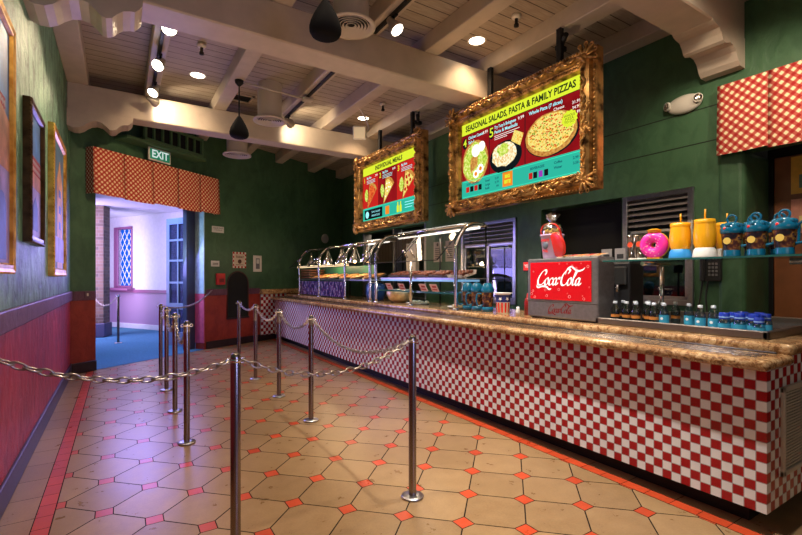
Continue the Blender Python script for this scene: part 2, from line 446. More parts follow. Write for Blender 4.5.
def greenwall_grooved():
    m = G_WALL.copy(); m.name = 'green_paint_grooved'; nt = m.node_tree; b = nt.nodes['Principled BSDF']
    s = nd(nt, 'ShaderNodeSeparateXYZ'); nt.links.new(obco(nt), s.inputs[0])
    z = s.outputs['Z']; k = mathn(nt, 'PINGPONG', mathn(nt, 'ADD', mathn(nt, 'DIVIDE', z, .335), .03), .5)
    gr = mathn(nt, 'LESS_THAN', k, .018)
    gr = mathn(nt, 'MULTIPLY', gr, mathn(nt, 'MULTIPLY', mathn(nt, 'GREATER_THAN', z, 2.4), mathn(nt, 'LESS_THAN', z, 3.1)))
    src = b.inputs['Base Color'].links[0].from_socket
    nt.links.new(mixc(nt, gr, src, (.008, .016, .008)), b.inputs['Base Color']); return m
G_GRV = greenwall_grooved()
ROPEN = [(rwy(2.2), rwy(2.94), 1.06, 2.25), (rwy(2.96), rwy(4.11), 1.0, 2.26), (rwy(4.55), rwy(5.77), .95, 2.21), (rwy(6.8), rwy(9.36), .95, 2.36)]
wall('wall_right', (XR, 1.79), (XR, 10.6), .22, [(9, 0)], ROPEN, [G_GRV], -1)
# header over the door recess and the recess sides
bm = NB(); box(bm, XR, XR+.22, -2.5, 1.79, 2.52, 4.1); struct(obj('wall_right_header', bm, G_GRV))
bm = NB(); bbox(bm, XR-.015, 5.45, 1.775, 2.0, 0, 2.52, .045, 3); struct(obj('wall_right_pier', bm, G_WALL))
bm = NB(); box(bm, 5.42, 5.6, -2.5, 1.8, 0, 2.6); struct(obj('wall_recess', bm, DARKV))
# chair rails / dark bands and baseboards
def strip(name, P, Q, z0, z1, d, m, r=.008, ext=0):
    P, Q = Vector(P), Vector(Q); L = (Q-P).length; a = math.atan2(Q.y-P.y, Q.x-P.x)
    bm = NB(); bbox(bm, -ext, L+ext, -d, .004, z0, z1, r, 2)
    return struct(obj(name, bm, m, loc=(P.x, P.y, 0), rot=(0, 0, a)))
strip('trim_1', (XL, 7.62), (XL, -2.5), 1.03, 1.157, -.004, RAIL)
bpy.data.objects['trim_1'].data.transform(Matrix.Identity(4))
bpy.data.objects.remove(bpy.data.objects['trim_1'])
bm = NB(); bbox(bm, XL-.005, XL+.03, -2.5, 7.66, 1.025, 1.157, .01); struct(obj('trim_1', bm, RAIL))
bm = NB(); bbox(bm, XL-.005, XL+.02, -2.5, 7.66, 0, .155, .006); struct(obj('baseboard_left', bm, BASE))
def along(i, s, d=0, z=0):
    P, Q = Vector(FW[i]), Vector(FW[i+1]); e = (Q-P).normalized(); n = Vector((e.y, -e.x))
    return Vector((P.x+e.x*s+n.x*d, P.y+e.y*s+n.y*d, z)), math.atan2(e.y, e.x)
def fstrip(name, i, s0, s1, z0, z1, d, m):
    p, a = along(i, s0); bm = NB(); bbox(bm, 0, s1-s0, -d, .004, z0, z1, .006, 1)
    return struct(obj(name, bm, m, loc=p, rot=(0, 0, a)))
fstrip('trim_2', 0, 0, .345, 1.02, 1.15, .012, RAIL); fstrip('baseboard_back', 0, 0, .35, 0, .15, .02, BASE)
fstrip('trim_3', 1, 0.0, .455, 1.0, 1.12, .012, RAIL); fstrip('trim_4', 1, .965, 1.27, 1.0, 1.12, .012, RAIL)
fstrip('baseboard_back_centre', 1, 0.0, 1.9, 0, .14, .02, BASE)

# ------------------------------------------------------------------ ceiling, beams, rafters
bm = NB(); box(bm, XL-.2, 5.6, -2.5, 10.8, 4.05, 4.12); struct(obj('ceiling', bm, BOARDS))
CORL = [(-.58, 3.25), (-.52, 3.22), (-.46, 3.225), (-.41, 3.26), (-.37, 3.31), (-.32, 3.355), (-.26, 3.375), (-.2, 3.36), (-.155, 3.31), (-.12, 3.265), (-.09, 3.255), (-.05, 3.275), (-.02, 3.32), (.02, 3.365), (.07, 3.385), (.10, 3.39), (.13, 3.43), (.15, 3.47), (.155, 3.53)]
CORR = [(4.84, 3.26), (4.74, 3.262), (4.70, 3.30), (4.66, 3.37), (4.60, 3.41), (4.535, 3.415), (4.50, 3.40), (4.44, 3.385), (4.41, 3.40), (4.38, 3.45), (4.34, 3.49), (4.27, 3.50), (4.23, 3.515), (4.21, 3.535)]
CORL = [(x, 3.53-(3.53-z)*.78) for x, z in CORL]
BEAMS = [(1.775, 2.10, 'ceiling beam nearest the camera, ending over the emergency light'),
         (4.06, 4.39, 'wide ceiling beam crossing behind the larger menu board'),
         (7.13, 7.42, 'floodlit far ceiling beam above the exit sign and door')]
for y0, y1, lb in BEAMS:
    bt = thing('ceiling_beam', 'off-white painted ' + lb, 'beam', (XL, y0, 3.52), group='off-white ceiling beams')
    bm = NB(); bbox(bm, 0, XR-XL, 0, y1-y0, 0, .35, .012, 1); obj('beam_timber', bm, OFFW, bt)
    bm = NB(); prism(bm, [(x-XL, z-3.52) for x, z in CORL] + [(0, .012)], 0 if y0 > 2 else 0, y1-y0, lambda u, v, d: (u, d, v)); o = obj('bracket', bm, OFFW, bt)
    bm = NB(); prism(bm, [(x-XL, z-3.52) for x, z in CORR] + [(XR-XL, .012)], 0, y1-y0, lambda u, v, d: (u, d, v)); obj('bracket', bm, OFFW, bt)
RX = [(-.58, -.35, 'against the left wall'), (.29, .45, 'carrying the left spotlight track'), (1.18, 1.36, 'from which the black pendant speakers hang'),
      (2.12, 2.28, 'carrying the second spotlight track'), (2.88, 3.06, 'fourth from the left wall'), (3.78, 3.98, 'just above the framed menu boards'), (4.64, 4.84, 'against the green wall above the counter')]
for x0, x1, lb in RX:
    ye = 7.4 if x0 < 0 else 10.4
    # stop at the far wall line
    xm = (x0+x1)/2
    for (p, q) in zip(FW[:-1], FW[1:]):
        if p[0] <= x0 < q[0] or (x0 < FW[0][0]+.01): 
            xs = x0
            ye = p[1] + (q[1]-p[1])*(max(xs, p[0])-p[0])/(q[0]-p[0]) + .05; break
    bm = NB(); bbox(bm, x0, x1, -2.4, ye, 3.865, 4.055, .008, 1)
    tag(obj('ceiling_rafter', bm, OFFW), 'off-white ceiling rafter ' + lb, 'rafter', 'rafters under the boarded ceiling')

# ------------------------------------------------------------------ hallway beyond the door
CARPET = simple('blue_carpet', (.05, .20, .30), .9, var=.25, vs=30)
HWALL = simple('pale_hall_plaster', (.72, .70, .74), .6, var=.05, bmp=.15)
HPANEL = simple('mauve_wainscot', (.42, .26, .42), .45)
HRAIL = simple('mauve_rail', (.30, .10, .22), .4)
def brick():
    m, nt, b = newmat('brick'); t = nd(nt, 'ShaderNodeTexBrick')
    mp = nd(nt, 'ShaderNodeMapping'); nt.links.new(obco(nt), mp.inputs[0]); mp.inputs['Rotation'].default_value = (PI/2, 0, 0)
    cb = nd(nt, 'ShaderNodeCombineXYZ'); s = nd(nt, 'ShaderNodeSeparateXYZ'); nt.links.new(obco(nt), s.inputs[0])
    nt.links.new(mathn(nt, 'ADD', s.outputs['X'], s.outputs['Y']), cb.inputs[0]); nt.links.new(s.outputs['Z'], cb.inputs[1])
    nt.links.new(cb.outputs[0], t.inputs['Vector'])
    t.inputs['Color1'].default_value = (.17, .10, .06, 1); t.inputs['Color2'].default_value = (.08, .05, .035, 1); t.inputs['Mortar'].default_value = (.16, .13, .10, 1)
    t.inputs['Scale'].default_value = 1; t.inputs['Brick Width'].default_value = .2; t.inputs['Row Height'].default_value = .075; t.inputs['Mortar Size'].default_value = .007
    nt.links.new(t.outputs['Color'], b.inputs['Base Color']); b.inputs['Roughness'].default_value = .7; return m
BRICK = brick()
bm = NB()
poly(bm, [(p[0], p[1], .004) for p in [(-.30, 7.82), (1.34, 8.975), (3.0, 9.95), (3.0, 15.2), (-3, 15.2), (-3, 7.82)]])
struct(obj('floor_hallway', bm, CARPET))
bm = NB(); poly(bm, [(-3, 7.9, 2.95), (-.3, 8.1, 2.95), (1.4, 9.3, 2.95), (3.4, 10.3, 2.95), (3.4, 15.3, 2.95), (-3, 15.3, 2.95)]); struct(obj('ceiling_hallway', bm, HWALL))
HW0, HW1 = Vector((-.75, 15.38)), Vector((1.75, 11.3))
L = (HW1-HW0).length; a = math.atan2(HW1.y-HW0.y, HW1.x-HW0.x)
def hwloc(s): p = HW0 + (HW1-HW0).normalized()*s; return (p.x, p.y, 0)
def hs_of(px):   # distance along the hallway wall of a world direction (used once to place the window)
    return px
wall('wall_hallway', HW0, HW1, .2, [(.96, 1), (9, 0)], [(1.38, 1.95, 1.12, 2.62)], [HWALL, HPANEL], 1, 0, 2.95)
bm = NB(); bbox(bm, 0, L, -.05, .0, .94, 1.02, .01); struct(obj('trim_5', bm, HRAIL, loc=hwloc(0), rot=(0, 0, a)))
bm = NB(); bbox(bm, 0, L, -.03, .0, 0, .13, .01); struct(obj('baseboard_hallway', bm, HWALL, loc=hwloc(0), rot=(0, 0, a)))
bm = NB(); box(bm, -3.1, -3, 7.8, 15.3, 0, 2.95); struct(obj('wall_hallway_left', bm, HWALL))
bm = NB(); box(bm, -3, 3, 15.3, 15.4, 0, 2.95); struct(obj('wall_hallway_end', bm, HWALL))
# lattice window in that wall
wn = bpy.data.objects.new('window_1', None); COL.objects.link(wn); wn.location = hwloc(1.38); wn.rotation_euler = (0, 0, a); struct(wn)
bm = NB()
for q in ((-.16, .0), (.57, .60)): bbox(bm, q[0], q[1], -.04, .1, 1.06, 2.68, .008, 1)
for q in ((1.06, 1.12), (2.62, 2.68)): bbox(bm, -.06, .60, -.04, .1, q[0], q[1], .008, 1)
obj('window_frame', bm, HRAIL, wn)
PANE = emis('blue_pane', (.01, .13, .90), 1.0)
bm = NB(); poly(bm, [(0, .06, 1.12), (.57, .06, 1.12), (.57, .06, 2.62), (0, .06, 2.62)]); obj('window_pane', bm, PANE, wn)
LAT = simple('white_lattice', (.8, .8, .85), .5, emit=(.6, .55, 1), es=.5)
bm = NB()
n = 5
for k in range(-9, 9):
    for sgn in (1, -1):
        # diagonal bar through (x, z) : clipped to the pane
        pts = []
        for t in range(0, 41):
            x = .57*t/40; z = 1.12 + ((x*1.55*sgn) + k*.29 + (0 if sgn > 0 else 1.45))
            if 1.12 <= z <= 2.62: pts.append((x, .045, z))
        if len(pts) > 3: tube(bm, [pts[0], pts[-1]], .0095, 4)
obj('lattice', bm, LAT, wn)
bm = NB(); bbox(bm, -.3, .7, -.22, 0, 1.0, 1.06, .01); obj('window_sill', bm, HRAIL, wn)
# brick pillar
pl = thing('brick_pillar', 'brown brick pillar on a dark base just inside the blue-lit doorway', 'pillar', (-.40, 12.15, 0), -.35)
bm = NB(); bbox(bm, -.16, .16, -.16, .16, .3, 2.945, .01, 1); obj('shaft', bm, BRICK, pl)
bm = NB(); bbox(bm, -.195, .195, -.195, .195, 0.005, .32, .02, 2); obj('base', bm, simple('pillar_base', (.05, .05, .10), .5), pl)
# door frame + leaf
dr = bpy.data.objects.new('door_1', None); COL.objects.link(dr); p, da = along(0, 0, 0); dr.location = p; dr.rotation_euler = (0, 0, da); struct(dr)
DFR = simple('dark_blue_door_paint', (.035, .045, .09), .35)
bm = NB(); bbox(bm, 2.14, 2.335, .222, .33, 0.005, 2.78, .01, 1); bbox(bm, .345, 2.335, .222, .33, 2.72, 2.78, .01, 1); obj('door_frame', bm, DFR, dr)
bm = NB(); box(bm, 2.322, 2.340, -.003, .221, 1.04, 2.78); obj('jamb_blue_light_tint', bm, simple('jamb_blue_light_tint', (.30, .46, .50), .5, var=.15), dr)  # added lining; blue hallway light is put into its pale colour
bm = NB(); box(bm, 2.322, 2.340, -.003, .221, .12, 1.04); obj('jamb_pink_light_tint', bm, simple('jamb_pink_light_tint', (.50, .08, .16), .5, var=.15), dr)  # lower lining, its pink likewise holds the blue light on red
lf = thing('door_leaf', 'open blue-grey glazed door leaf swung back into the hallway', 'door', (1.13, 9.36, 0), math.atan2(.63, -.33))
LEAF = simple('door_leaf_paint', (.20, .26, .42), .4)
bm = NB(); Wd = .72; H_ = 2.5
for x0, x1 in ((0, .10), (Wd-.10, Wd), (.33, .37)): bbox(bm, x0, x1, -.022, .022, .006, H_, .004, 1)
for z0, z1 in ((.006, .28), (H_-.12, H_), (.72, .84), (1.22, 1.26), (1.65, 1.69), (2.05, 2.09)): bbox(bm, .08, Wd-.08, -.02, .02, z0, z1, .004, 1)
obj('frame', bm, LEAF, lf)
bm = NB(); box(bm, .08, Wd-.08, -.004, .004, .28, H_-.1); obj('glass_pane', bm, glassy('door_glass', (.35, .42, .6), .10), lf)
bm = NB(); tube(bm, [(Wd-.05, -.06, .95), (Wd-.05, -.06, 1.12)], .012); tube(bm, [(Wd-.05, 0, .97), (Wd-.05, -.06, .97)], .01); tube(bm, [(Wd-.05, 0, 1.1), (Wd-.05, -.06, 1.1)], .01); ball(bm, (Wd-.05, -.03, 1.3), .03); obj('handle', bm, BLACK, lf)
bm = NB(); bbox(bm, .1, .34, -.06, -.02, H_-.13, H_-.05, .006, 1); tube(bm, [(.3, -.05, H_-.06), (.12, -.14, H_-.04), (.02, -.2, H_-.04)], .01); obj('door_closer', bm, BLACK, lf)

# ------------------------------------------------------------------ serving counter
CY0, CY1 = .943, 9.62
ct = thing('serving_counter', 'long granite-topped serving counter faced in red and white checked tile', 'counter', (2.83, CY0, 0))
LC = CY1 - CY0
def cprism(bm, outline, y0, y1, mi=0): prism(bm, [(x-2.83, z) for x, z in outline], y0-CY0, y1-CY0, lambda u, v, d: (u, d, v), mi)
bm = NB(); box(bm, 0, .02, 0, LC, .12, .88); obj('front_tiles', bm, CHK_F, ct)
bm = NB(); box(bm, .02, 1.85, 0, .02, .12, .915); box(bm, .02, .2, .02, LC, .12, .87); obj('end_tiles', bm, CHK_E, ct)
bm = NB(); box(bm, .12, 1.8, .12, LC, 0, .12); obj('toe_kick', bm, BLACK, ct)
bm = NB(); bbox(bm, -.09, .30, -.03, LC, .868, .925, .026, 4); obj('ledge', bm, GRAN, ct)
bm = NB()
bbox(bm, .25, 1.02, -.03, LC, .915, .98, .026, 4)
bbox(bm, .98, 1.75, -.03, 1.40, .915, .979, .026, 4); obj('worktop', bm, GRAN, ct)
bm = NB()
for k, x in enumerate((.02, .08, .14)): bbox(bm, x, x+.007, .05, LC, .924, .930, .002, 1)
bbox(bm, .215, .235, .03, LC, .924, .936, .003, 1)
obj('tray_rail', bm, simple('dark_rail', (.10, .10, .11), .25, metal=.9), ct)
bm = NB(); box(bm, .2, 1.0, .1, LC, .12, .9); obj('carcass', bm, DARKV, ct)
# grille on the end
GRL = simple('grille_beige', (.60, .55, .46), .45, metal=.2)
bm = NB(); x0, x1, z0, z1 = .175, .78, .275, .757
for q in ((x0, x1, z0, z0+.03), (x0, x1, z1-.03, z1)): bbox(bm, q[0], q[1], -.018, .0, q[2], q[3], .004, 1)
for q in ((x0, x0+.03), (x1-.03, x1), ((x0+x1)/2-.012, (x0+x1)/2+.012)): bbox(bm, q[0], q[1], -.018, .0, z0, z1, .004, 1)
z = z0+.04
while z < z1-.035:
    box(bm, x0+.02, x1-.02, -.012, .0, z, z+.009); z += .0165
g_ = obj('vent_grille', bm, GRL, ct); g_['label'] = 'beige metal louvred vent grille'
bm = NB(); box(bm, x0+.02, x1-.02, -.003, .0, z0+.02, z1-.02); obj('vent_backing', bm, BLACK, g_)
# far checked panel on back wall
p, aa = along(1, 1.27, 0)
bm = NB(); box(bm, 0, .8, -.03, .004, .12, .985); o = obj('check_panel', bm, check_mat('check_far', 'XZ', .066, (.83, .80, .78), (.36, .008, .012), (.3, .2, .2), .03), loc=p, rot=(0, 0, aa)); tag(o, 'small red and white checked tile panel on the far wall beside the counter end', 'tile panel')
p, aa = along(1, 1.25, 0); bm = NB(); bbox(bm, 0, 1.35, -.10, .0, .985, 1.09, .01); tag(obj('backsplash', bm, GRAN, loc=p, rot=(0, 0, aa)), 'brown granite backsplash ledge on the far wall at the counter end', 'backsplash')

# ------------------------------------------------------------------ stanchions and chains
def make_post():
    t = thing('stanchion_post', '', 'stanchion', (0, 0, 0), 0, 'steel queue stanchions')
    bm = NB(); lathe(bm, [(0, .99), (.012, .992), (.021, .985), (.0235, .97), (.0235, .012)], seg=20); obj('pole', bm, POST, t)
    bm = NB(); lathe(bm, [(.0, .001), (.066, .001), (.070, .006), (.066, .011), (.036, .015), (.0, .016)], seg=28); obj('base_plate', bm, STEEL, t)
    bm = NB(); lathe(bm, [(.0240, .948), (.0262, .950), (.0262, .962), (.0240, .964)], seg=20)
    torus(bm, .011, .003, 12, 6, Matrix.Translation((.033, 0, .955)) @ Matrix.Rotation(PI/2, 4, 'X')); torus(bm, .011, .003, 12, 6, Matrix.Translation((-.033, 0, .955)) @ Matrix.Rotation(PI/2, 4, 'X'))
    obj('chain_collar', bm, CHROME, t)
    return t
P0 = make_post()
PL = [((1.52, 2.28), 'steel stanchion nearest the tiled counter front, its round base in full view'),
      ((.46, 2.19), 'large foreground steel stanchion rising from the bottom edge, chains on both sides'),
      ((1.52, 4.0), 'steel stanchion standing alone in mid-floor, second in the counter-side row'),
      ((1.52, 5.0), 'third steel stanchion of the counter-side row, counted from the counter front one'),
      ((1.52, 6.03), 'fourth steel stanchion of the counter-side row, before the arched niche'),
      ((1.52, 7.0), 'farthest steel stanchion of the counter-side row, nearest the arched niche'),
      ((.46, 4.0), 'nearest of the four clustered steel stanchions before the doorway'),
      ((.467, 5.0), 'second of the four clustered steel stanchions before the doorway'),
      ((.47, 6.0), 'third of the four clustered steel stanchions before the doorway'),
      ((.46, 6.75), 'farthest of the four clustered steel stanchions before the doorway'),
      ((-.03, 10.75), 'blue-lit steel stanchion on the hallway carpet in the doorway centre'),
      ((-.50, 11.5), 'blue-lit steel stanchion on the hallway carpet beside the brick pillar')]
for i, (xy, lb) in enumerate(PL):
    o = P0 if i == 0 else copy_tree(P0)
    o.location = (xy[0], xy[1], .001 if i < 10 else .006); o['label'] = lb
def chain(a, b_, sag, label, link=.056, wire=.0042, name='barrier_chain'):
    a, b_ = Vector(a), Vector(b_); n = 200; pts = [a.lerp(b_, t/n) - Vector((0, 0, sag*4*(t/n)*(1-t/n))) for t in range(n+1)]
    L = sum((pts[i+1]-pts[i]).length for i in range(n)); N = max(3, round(L/(link*.80))); bm = NB(); acc = 0; j = 0
    cum = [0]
    for i in range(n): cum.append(cum[-1]+(pts[i+1]-pts[i]).length)
    for k in range(N):
        s = (k+.5)/N*L
        while cum[j+1] < s: j += 1
        p = pts[j].lerp(pts[j+1], (s-cum[j])/(cum[j+1]-cum[j])); t = (pts[j+1]-pts[j]).normalized()
        x = t; y = Vector((0, 0, 1)).cross(x).normalized(); z = x.cross(y)
        M = Matrix((x, y, z)).transposed().to_4x4(); M.translation = p
        M = M @ Matrix.Rotation(R(75) if k % 2 else R(-12), 4, 'X')
        torus(bm, link*.235, wire, 14, 6, M, sx=1.95)
    return tag(obj(name, bm, CHAINM), label, 'chain', 'steel link barrier chains')
ZH = .955
def pc(i, dx=0, dy=0): x, y = PL[i][0]; return (x+dx, y+dy, ZH)
chain(pc(1, -.035), (XL+.045, 2.2, 1.13), .115, 'steel chain from the foreground stanchion to the red left wall')
chain(pc(1, .035), pc(0, -.035), .125, 'steel chain between the foreground stanchion and the counter-front stanchion')
chain(pc(0, -.01, .035), pc(2, 0, -.035), .17, 'long drooping steel chain in front of the checked counter')
chain(pc(2, 0, .035), pc(3, 0, -.035), .13, 'drooping steel chain between the second and third counter-side stanchions')
chain(pc(3, 0, .035), pc(4, 0, -.035), .13, 'drooping steel chain between the third and fourth counter-side stanchions')
chain(pc(4, 0, .035), pc(5, 0, -.035), .07, 'short steel chain between the two farthest counter-side stanchions')
chain(pc(6, 0, .035), pc(7, 0, -.035), .20, 'steel chain hanging between the two nearest clustered stanchions')
chain(pc(7, 0, .035), pc(8, 0, -.035), .20, 'steel chain between the second and third clustered stanchions')
chain(pc(8, 0, .035), pc(9, 0, -.035), .12, 'steel chain between the two farthest clustered stanchions')
w_, _ = along(1, .10, .03, 1.10)
chain(pc(9, .03, .02), tuple(w_), .13, 'steel chain from the clustered stanchions up to the right door jamb')
chain((-.052, 10.785, .955), (-.478, 11.465, .955), .2, 'blue-lit steel chain in the doorway by the brick pillar')

# ------------------------------------------------------------------ valances
def valance(label, W, z0, z1, cuts, dep, m, M, flip=()):
    t = thing('window_valance', label, 'valance', M=M)
    n = 0
    for (a, b_) in zip(cuts[:-1], cuts[1:]):
        bm = NB(); w = b_-a; lo = .018*(n % 2)
        pts = []
        nn = 8
        top = []; bot = []
        for k in range(nn+1):
            u = a + w*k/nn; bow = .03*math.sin(PI*k/nn) + random.uniform(-.002, .002)
            top.append((u, -dep - .003*(n % 2), z1)); bot.append((u + (.012 if k == nn else 0), -dep-.02-bow, z0 - lo - .012*math.sin(PI*k/nn)))
        T = [bm.verts.new(p) for p in top]; Mx = [bm.verts.new(((p[0]+q[0])/2, (p[1]+q[1])/2, (p[2]+q[2])/2)) for p, q in zip(top, bot)]; B_ = [bm.verts.new(p) for p in bot]
        for r1, r2 in ((T, Mx), (Mx, B_)):
            for k in range(nn): f = bm.faces.new((r1[k], r2[k], r2[k+1], r1[k+1])); f.smooth = True
        # inner fold turning back at both sides
        for k, s in ((0, 1), (nn, -1)):
            q = [bm.verts.new((top[k][0]+s*.02, top[k][1]+.04, top[k][2])), bm.verts.new((bot[k][0]+s*.02, bot[k][1]+.05, bot[k][2]))]
            bm.faces.new((T[k], Mx[k], B_[k], q[1], q[0]))
        obj('pleat_panel', bm, m, t); n += 1
    bm = NB()
    for x in (0, W): poly(bm, [(x, -dep, z1), (x, 0, z1), (x, 0, z0), (x, -dep-.01, z0)])
    poly(bm, [(0, 0, z1), (W, 0, z1), (W, -dep, z1), (0, -dep, z1)])
    o = obj('side_return', bm, check_mat(m.name+'_side', 'YZ', .022, (.30, .02, .015), (.7, .6, .4), rot=PI/4, soft=(.45, .12, .08), rough=.8), t)
    return t
p, aa = along(0, .20, .012)
valance('red and cream gingham pleated valance over the hallway door', 2.33, 2.53, 3.19, [0, .47, .95, 1.43, 1.89, 2.33], .15, GING, Matrix.Translation(p) @ Matrix.Rotation(aa, 4, 'Z'))
valance('red and cream gingham valance above the brown door at right', 2.2, 2.49, 3.14, [0, .392, .80, 1.2, 1.7, 2.2], .07, GING2, Matrix.Translation((XR-.012, 1.965, 0)) @ Matrix.Rotation(-PI/2, 4, 'Z'))

# ------------------------------------------------------------------ far wall items
def onwall(i, s, z, d=.0):
    p, a_ = along(i, s, d, z); return Matrix.Translation(p) @ Matrix.Rotation(a_, 4, 'Z') @ Matrix.Rotation(PI/2, 4, 'X')   # local x right, y up, z out of wall
GP = simple('green_vent_paint', (.08, .17, .075), .5)
vt = thing('wall_vent', 'green-painted louvred air vent box above the exit sign', 'vent', M=onwall(0, .62, 3.42))
bm = NB(); bbox(bm, 0, 1.5, -.42, 0.0, .0, .0, .001, 1) if False else None
bbox(bm, 0, 1.5, 0, .05, .0, .28, .008, 1); bbox(bm, .28, 1.42, .05, .09, .0, .28, .008, 1)
for x in (.28, 1.38): bbox(bm, x, x+.04, .05, .33, .24, .30, .006, 1)
bbox(bm, .28, 1.42, .33, .37, .24, .30, .006, 1); bbox(bm, .28, 1.42, .05, .09, .24, .30, .006, 1)
obj('vent_box', bm, GP, vt)
bm = NB()
box(bm, .30, 1.40, .08, .34, .22, .243); obj('vent_dark', bm, BLACK, vt)
bm = NB()
for k in range(1, 7): box(bm, .30+k*.157-.012, .30+k*.157+.012, .08, .34, .243, .285)
obj('divider', bm, GP, vt)
ex = thing('exit_sign', 'green and white EXIT sign above the gingham door valance', 'exit sign', M=onwall(0, 1.04, 3.21, .20))
bm = NB(); bbox(bm, 0, .40, 0, .20, -.03, 0, .006, 1); obj('housing', bm, WHT, ex)
bm = NB(); box(bm, .02, .38, .018, .182, 0, .003); obj('panel', bm, simple('exit_green', (.02, .30, .18), .4, emit=(.02, .45, .28), es=.12), ex)
bm = NB(); text_bm(bm, 'EXIT', .17, .20, .1, .005, maxw=.3, bold=.004); obj('lettering', bm, emis('exit_white', (.8, .95, .9), .8), ex)
bm = NB(); tube(bm, [(.2, .1, -.02), (.2, .1, -.2)], .02); obj('mount', bm, WHT, ex)

PAPER = simple('paper', (.62, .62, .58), .6); INK = simple('ink', (.03, .03, .03), .6); REDM = simple('red_paint', (.55, .02, .02), .4)
s_ = thing('wall_sign', 'wide white lettered sign on the far green wall, upper one', 'sign', M=onwall(1, .12, 2.2))
bm = NB(); bbox(bm, 0, .26, 0, .12, 0, .012, .003, 1); obj('plate', bm, PAPER, s_)
bm = NB(); text_bm(bm, 'PLEASE WAIT', .035, .13, .083, .014, maxw=.22); text_bm(bm, 'TO BE SEATED', .026, .13, .045, .014, maxw=.2); obj('lettering', bm, INK, s_)
s_ = thing('wall_sign', 'small white sign above the red fire alarm box', 'sign', M=onwall(1, .10, 1.55))
bm = NB(); bbox(bm, 0, .18, 0, .11, 0, .012, .003, 1); obj('plate', bm, PAPER, s_)
bm = NB(); box(bm, .03, .15, .03, .04, .012, .0135); box(bm, .03, .15, .055, .07, .012, .0135); obj('lettering', bm, INK, s_)
s_ = thing('fire_alarm_box', 'red fire alarm box beside the arched niche', 'alarm box', M=onwall(1, .20, 1.2))
bm = NB(); bbox(bm, 0, .18, 0, .22, 0, .06, .012, 2); obj('housing', bm, REDM, s_)
bm = NB(); bbox(bm, .04, .14, .05, .12, .06, .075, .006, 1); obj('pull_handle', bm, simple('dark_red', (.2, .01, .01), .4), s_)
s_ = thing('wall_poster', 'cream poster with red checked border above the arched niche', 'poster', M=onwall(1, .585, 1.53))
bm = NB(); box(bm, 0, .32, 0, .32, 0, .01); obj('checked_border', bm, check_mat('poster_check', 'XY', .04, (.8, .74, .62), (.5, .03, .03)), s_)
bm = NB(); box(bm, .03, .29, .045, .275, .01, .014); obj('sheet', bm, simple('cream_paper', (.62, .52, .38), .6), s_)
bm = NB(); text_bm(bm, 'TODAY', .06, .16, .22, .016, maxw=.2, bold=.002); lathe(bm, [(0, 0), (.045, 0), (.045, .001)], (0.16, .13, .0155), 16); box(bm, .07, .25, .06, .07, .014, .016); obj('print', bm, simple('brown_ink', (.08, .03, .02), .6), s_)
s_ = thing('framed_notice', 'narrow white-framed notice to the right of the niche', 'notice', M=onwall(1, 1.085, 1.46))
bm = NB(); bbox(bm, 0, .22, 0, .34, 0, .02, .006, 1); obj('frame', bm, WHT, s_)
bm = NB(); box(bm, .06, .16, .06, .28, .02, .023); obj('print', bm, simple('grey_print', (.15, .15, .17), .5), s_)
bm = NB(); box(bm, .075, .145, .17, .26, .023, .0245); obj('figure', bm, PAPER, s_)
# arched niche: surround and void
ni = thing('arched_niche', 'dark arched niche with rounded top in the far wall', 'niche', M=onwall(1, .71, .55))
bm = NB(); out = []; inn = []
hw = .25
arch = [(-hw, 0)] + [(-hw*math.cos(PI*k/16), .66 + .25*math.sin(PI*k/16)) for k in range(17)] + [(hw, 0)]
prism(bm, arch, .001, .006, lambda u, v, d: (u, v, d)); obj('opening', bm, DARKV, ni)
bm = NB(); tube(bm, [(u, v, .006) for u, v in arch], .014, 6); obj('edge_moulding', bm, simple('niche_edge', (.06, .02, .015), .5), ni)
bm = NB(); bbox(bm, -hw-.02, hw+.02, -.03, 0, 0, .03, .006, 1); obj('ledge', bm, BASE, ni)
# light switch and round sensor
s_ = thing('light_switch', 'small switch plate on the wall left of the doorway', 'switch', M=onwall(0, .18, 1.05, .014))
bm = NB(); bbox(bm, 0, .07, 0, .1, 0, .01, .003, 1); obj('plate', bm, simple('maroon_plate', (.12, .06, .08), .4), s_)
bm = NB(); bbox(bm, .025, .045, .03, .07, .01, .02, .002, 1); obj('toggle', bm, WHT, s_)
s_ = thing('wall_clock', 'round pale disc on the dark green wall above the heated case', 'clock', M=onwall(2, .72, 2.30))
bm = NB(); lathe(bm, [(0, .02), (.10, .02), (.115, .012), (.115, 0)], seg=24); obj('face', bm, simple('pale_disc', (.45, .42, .40), .5), s_)

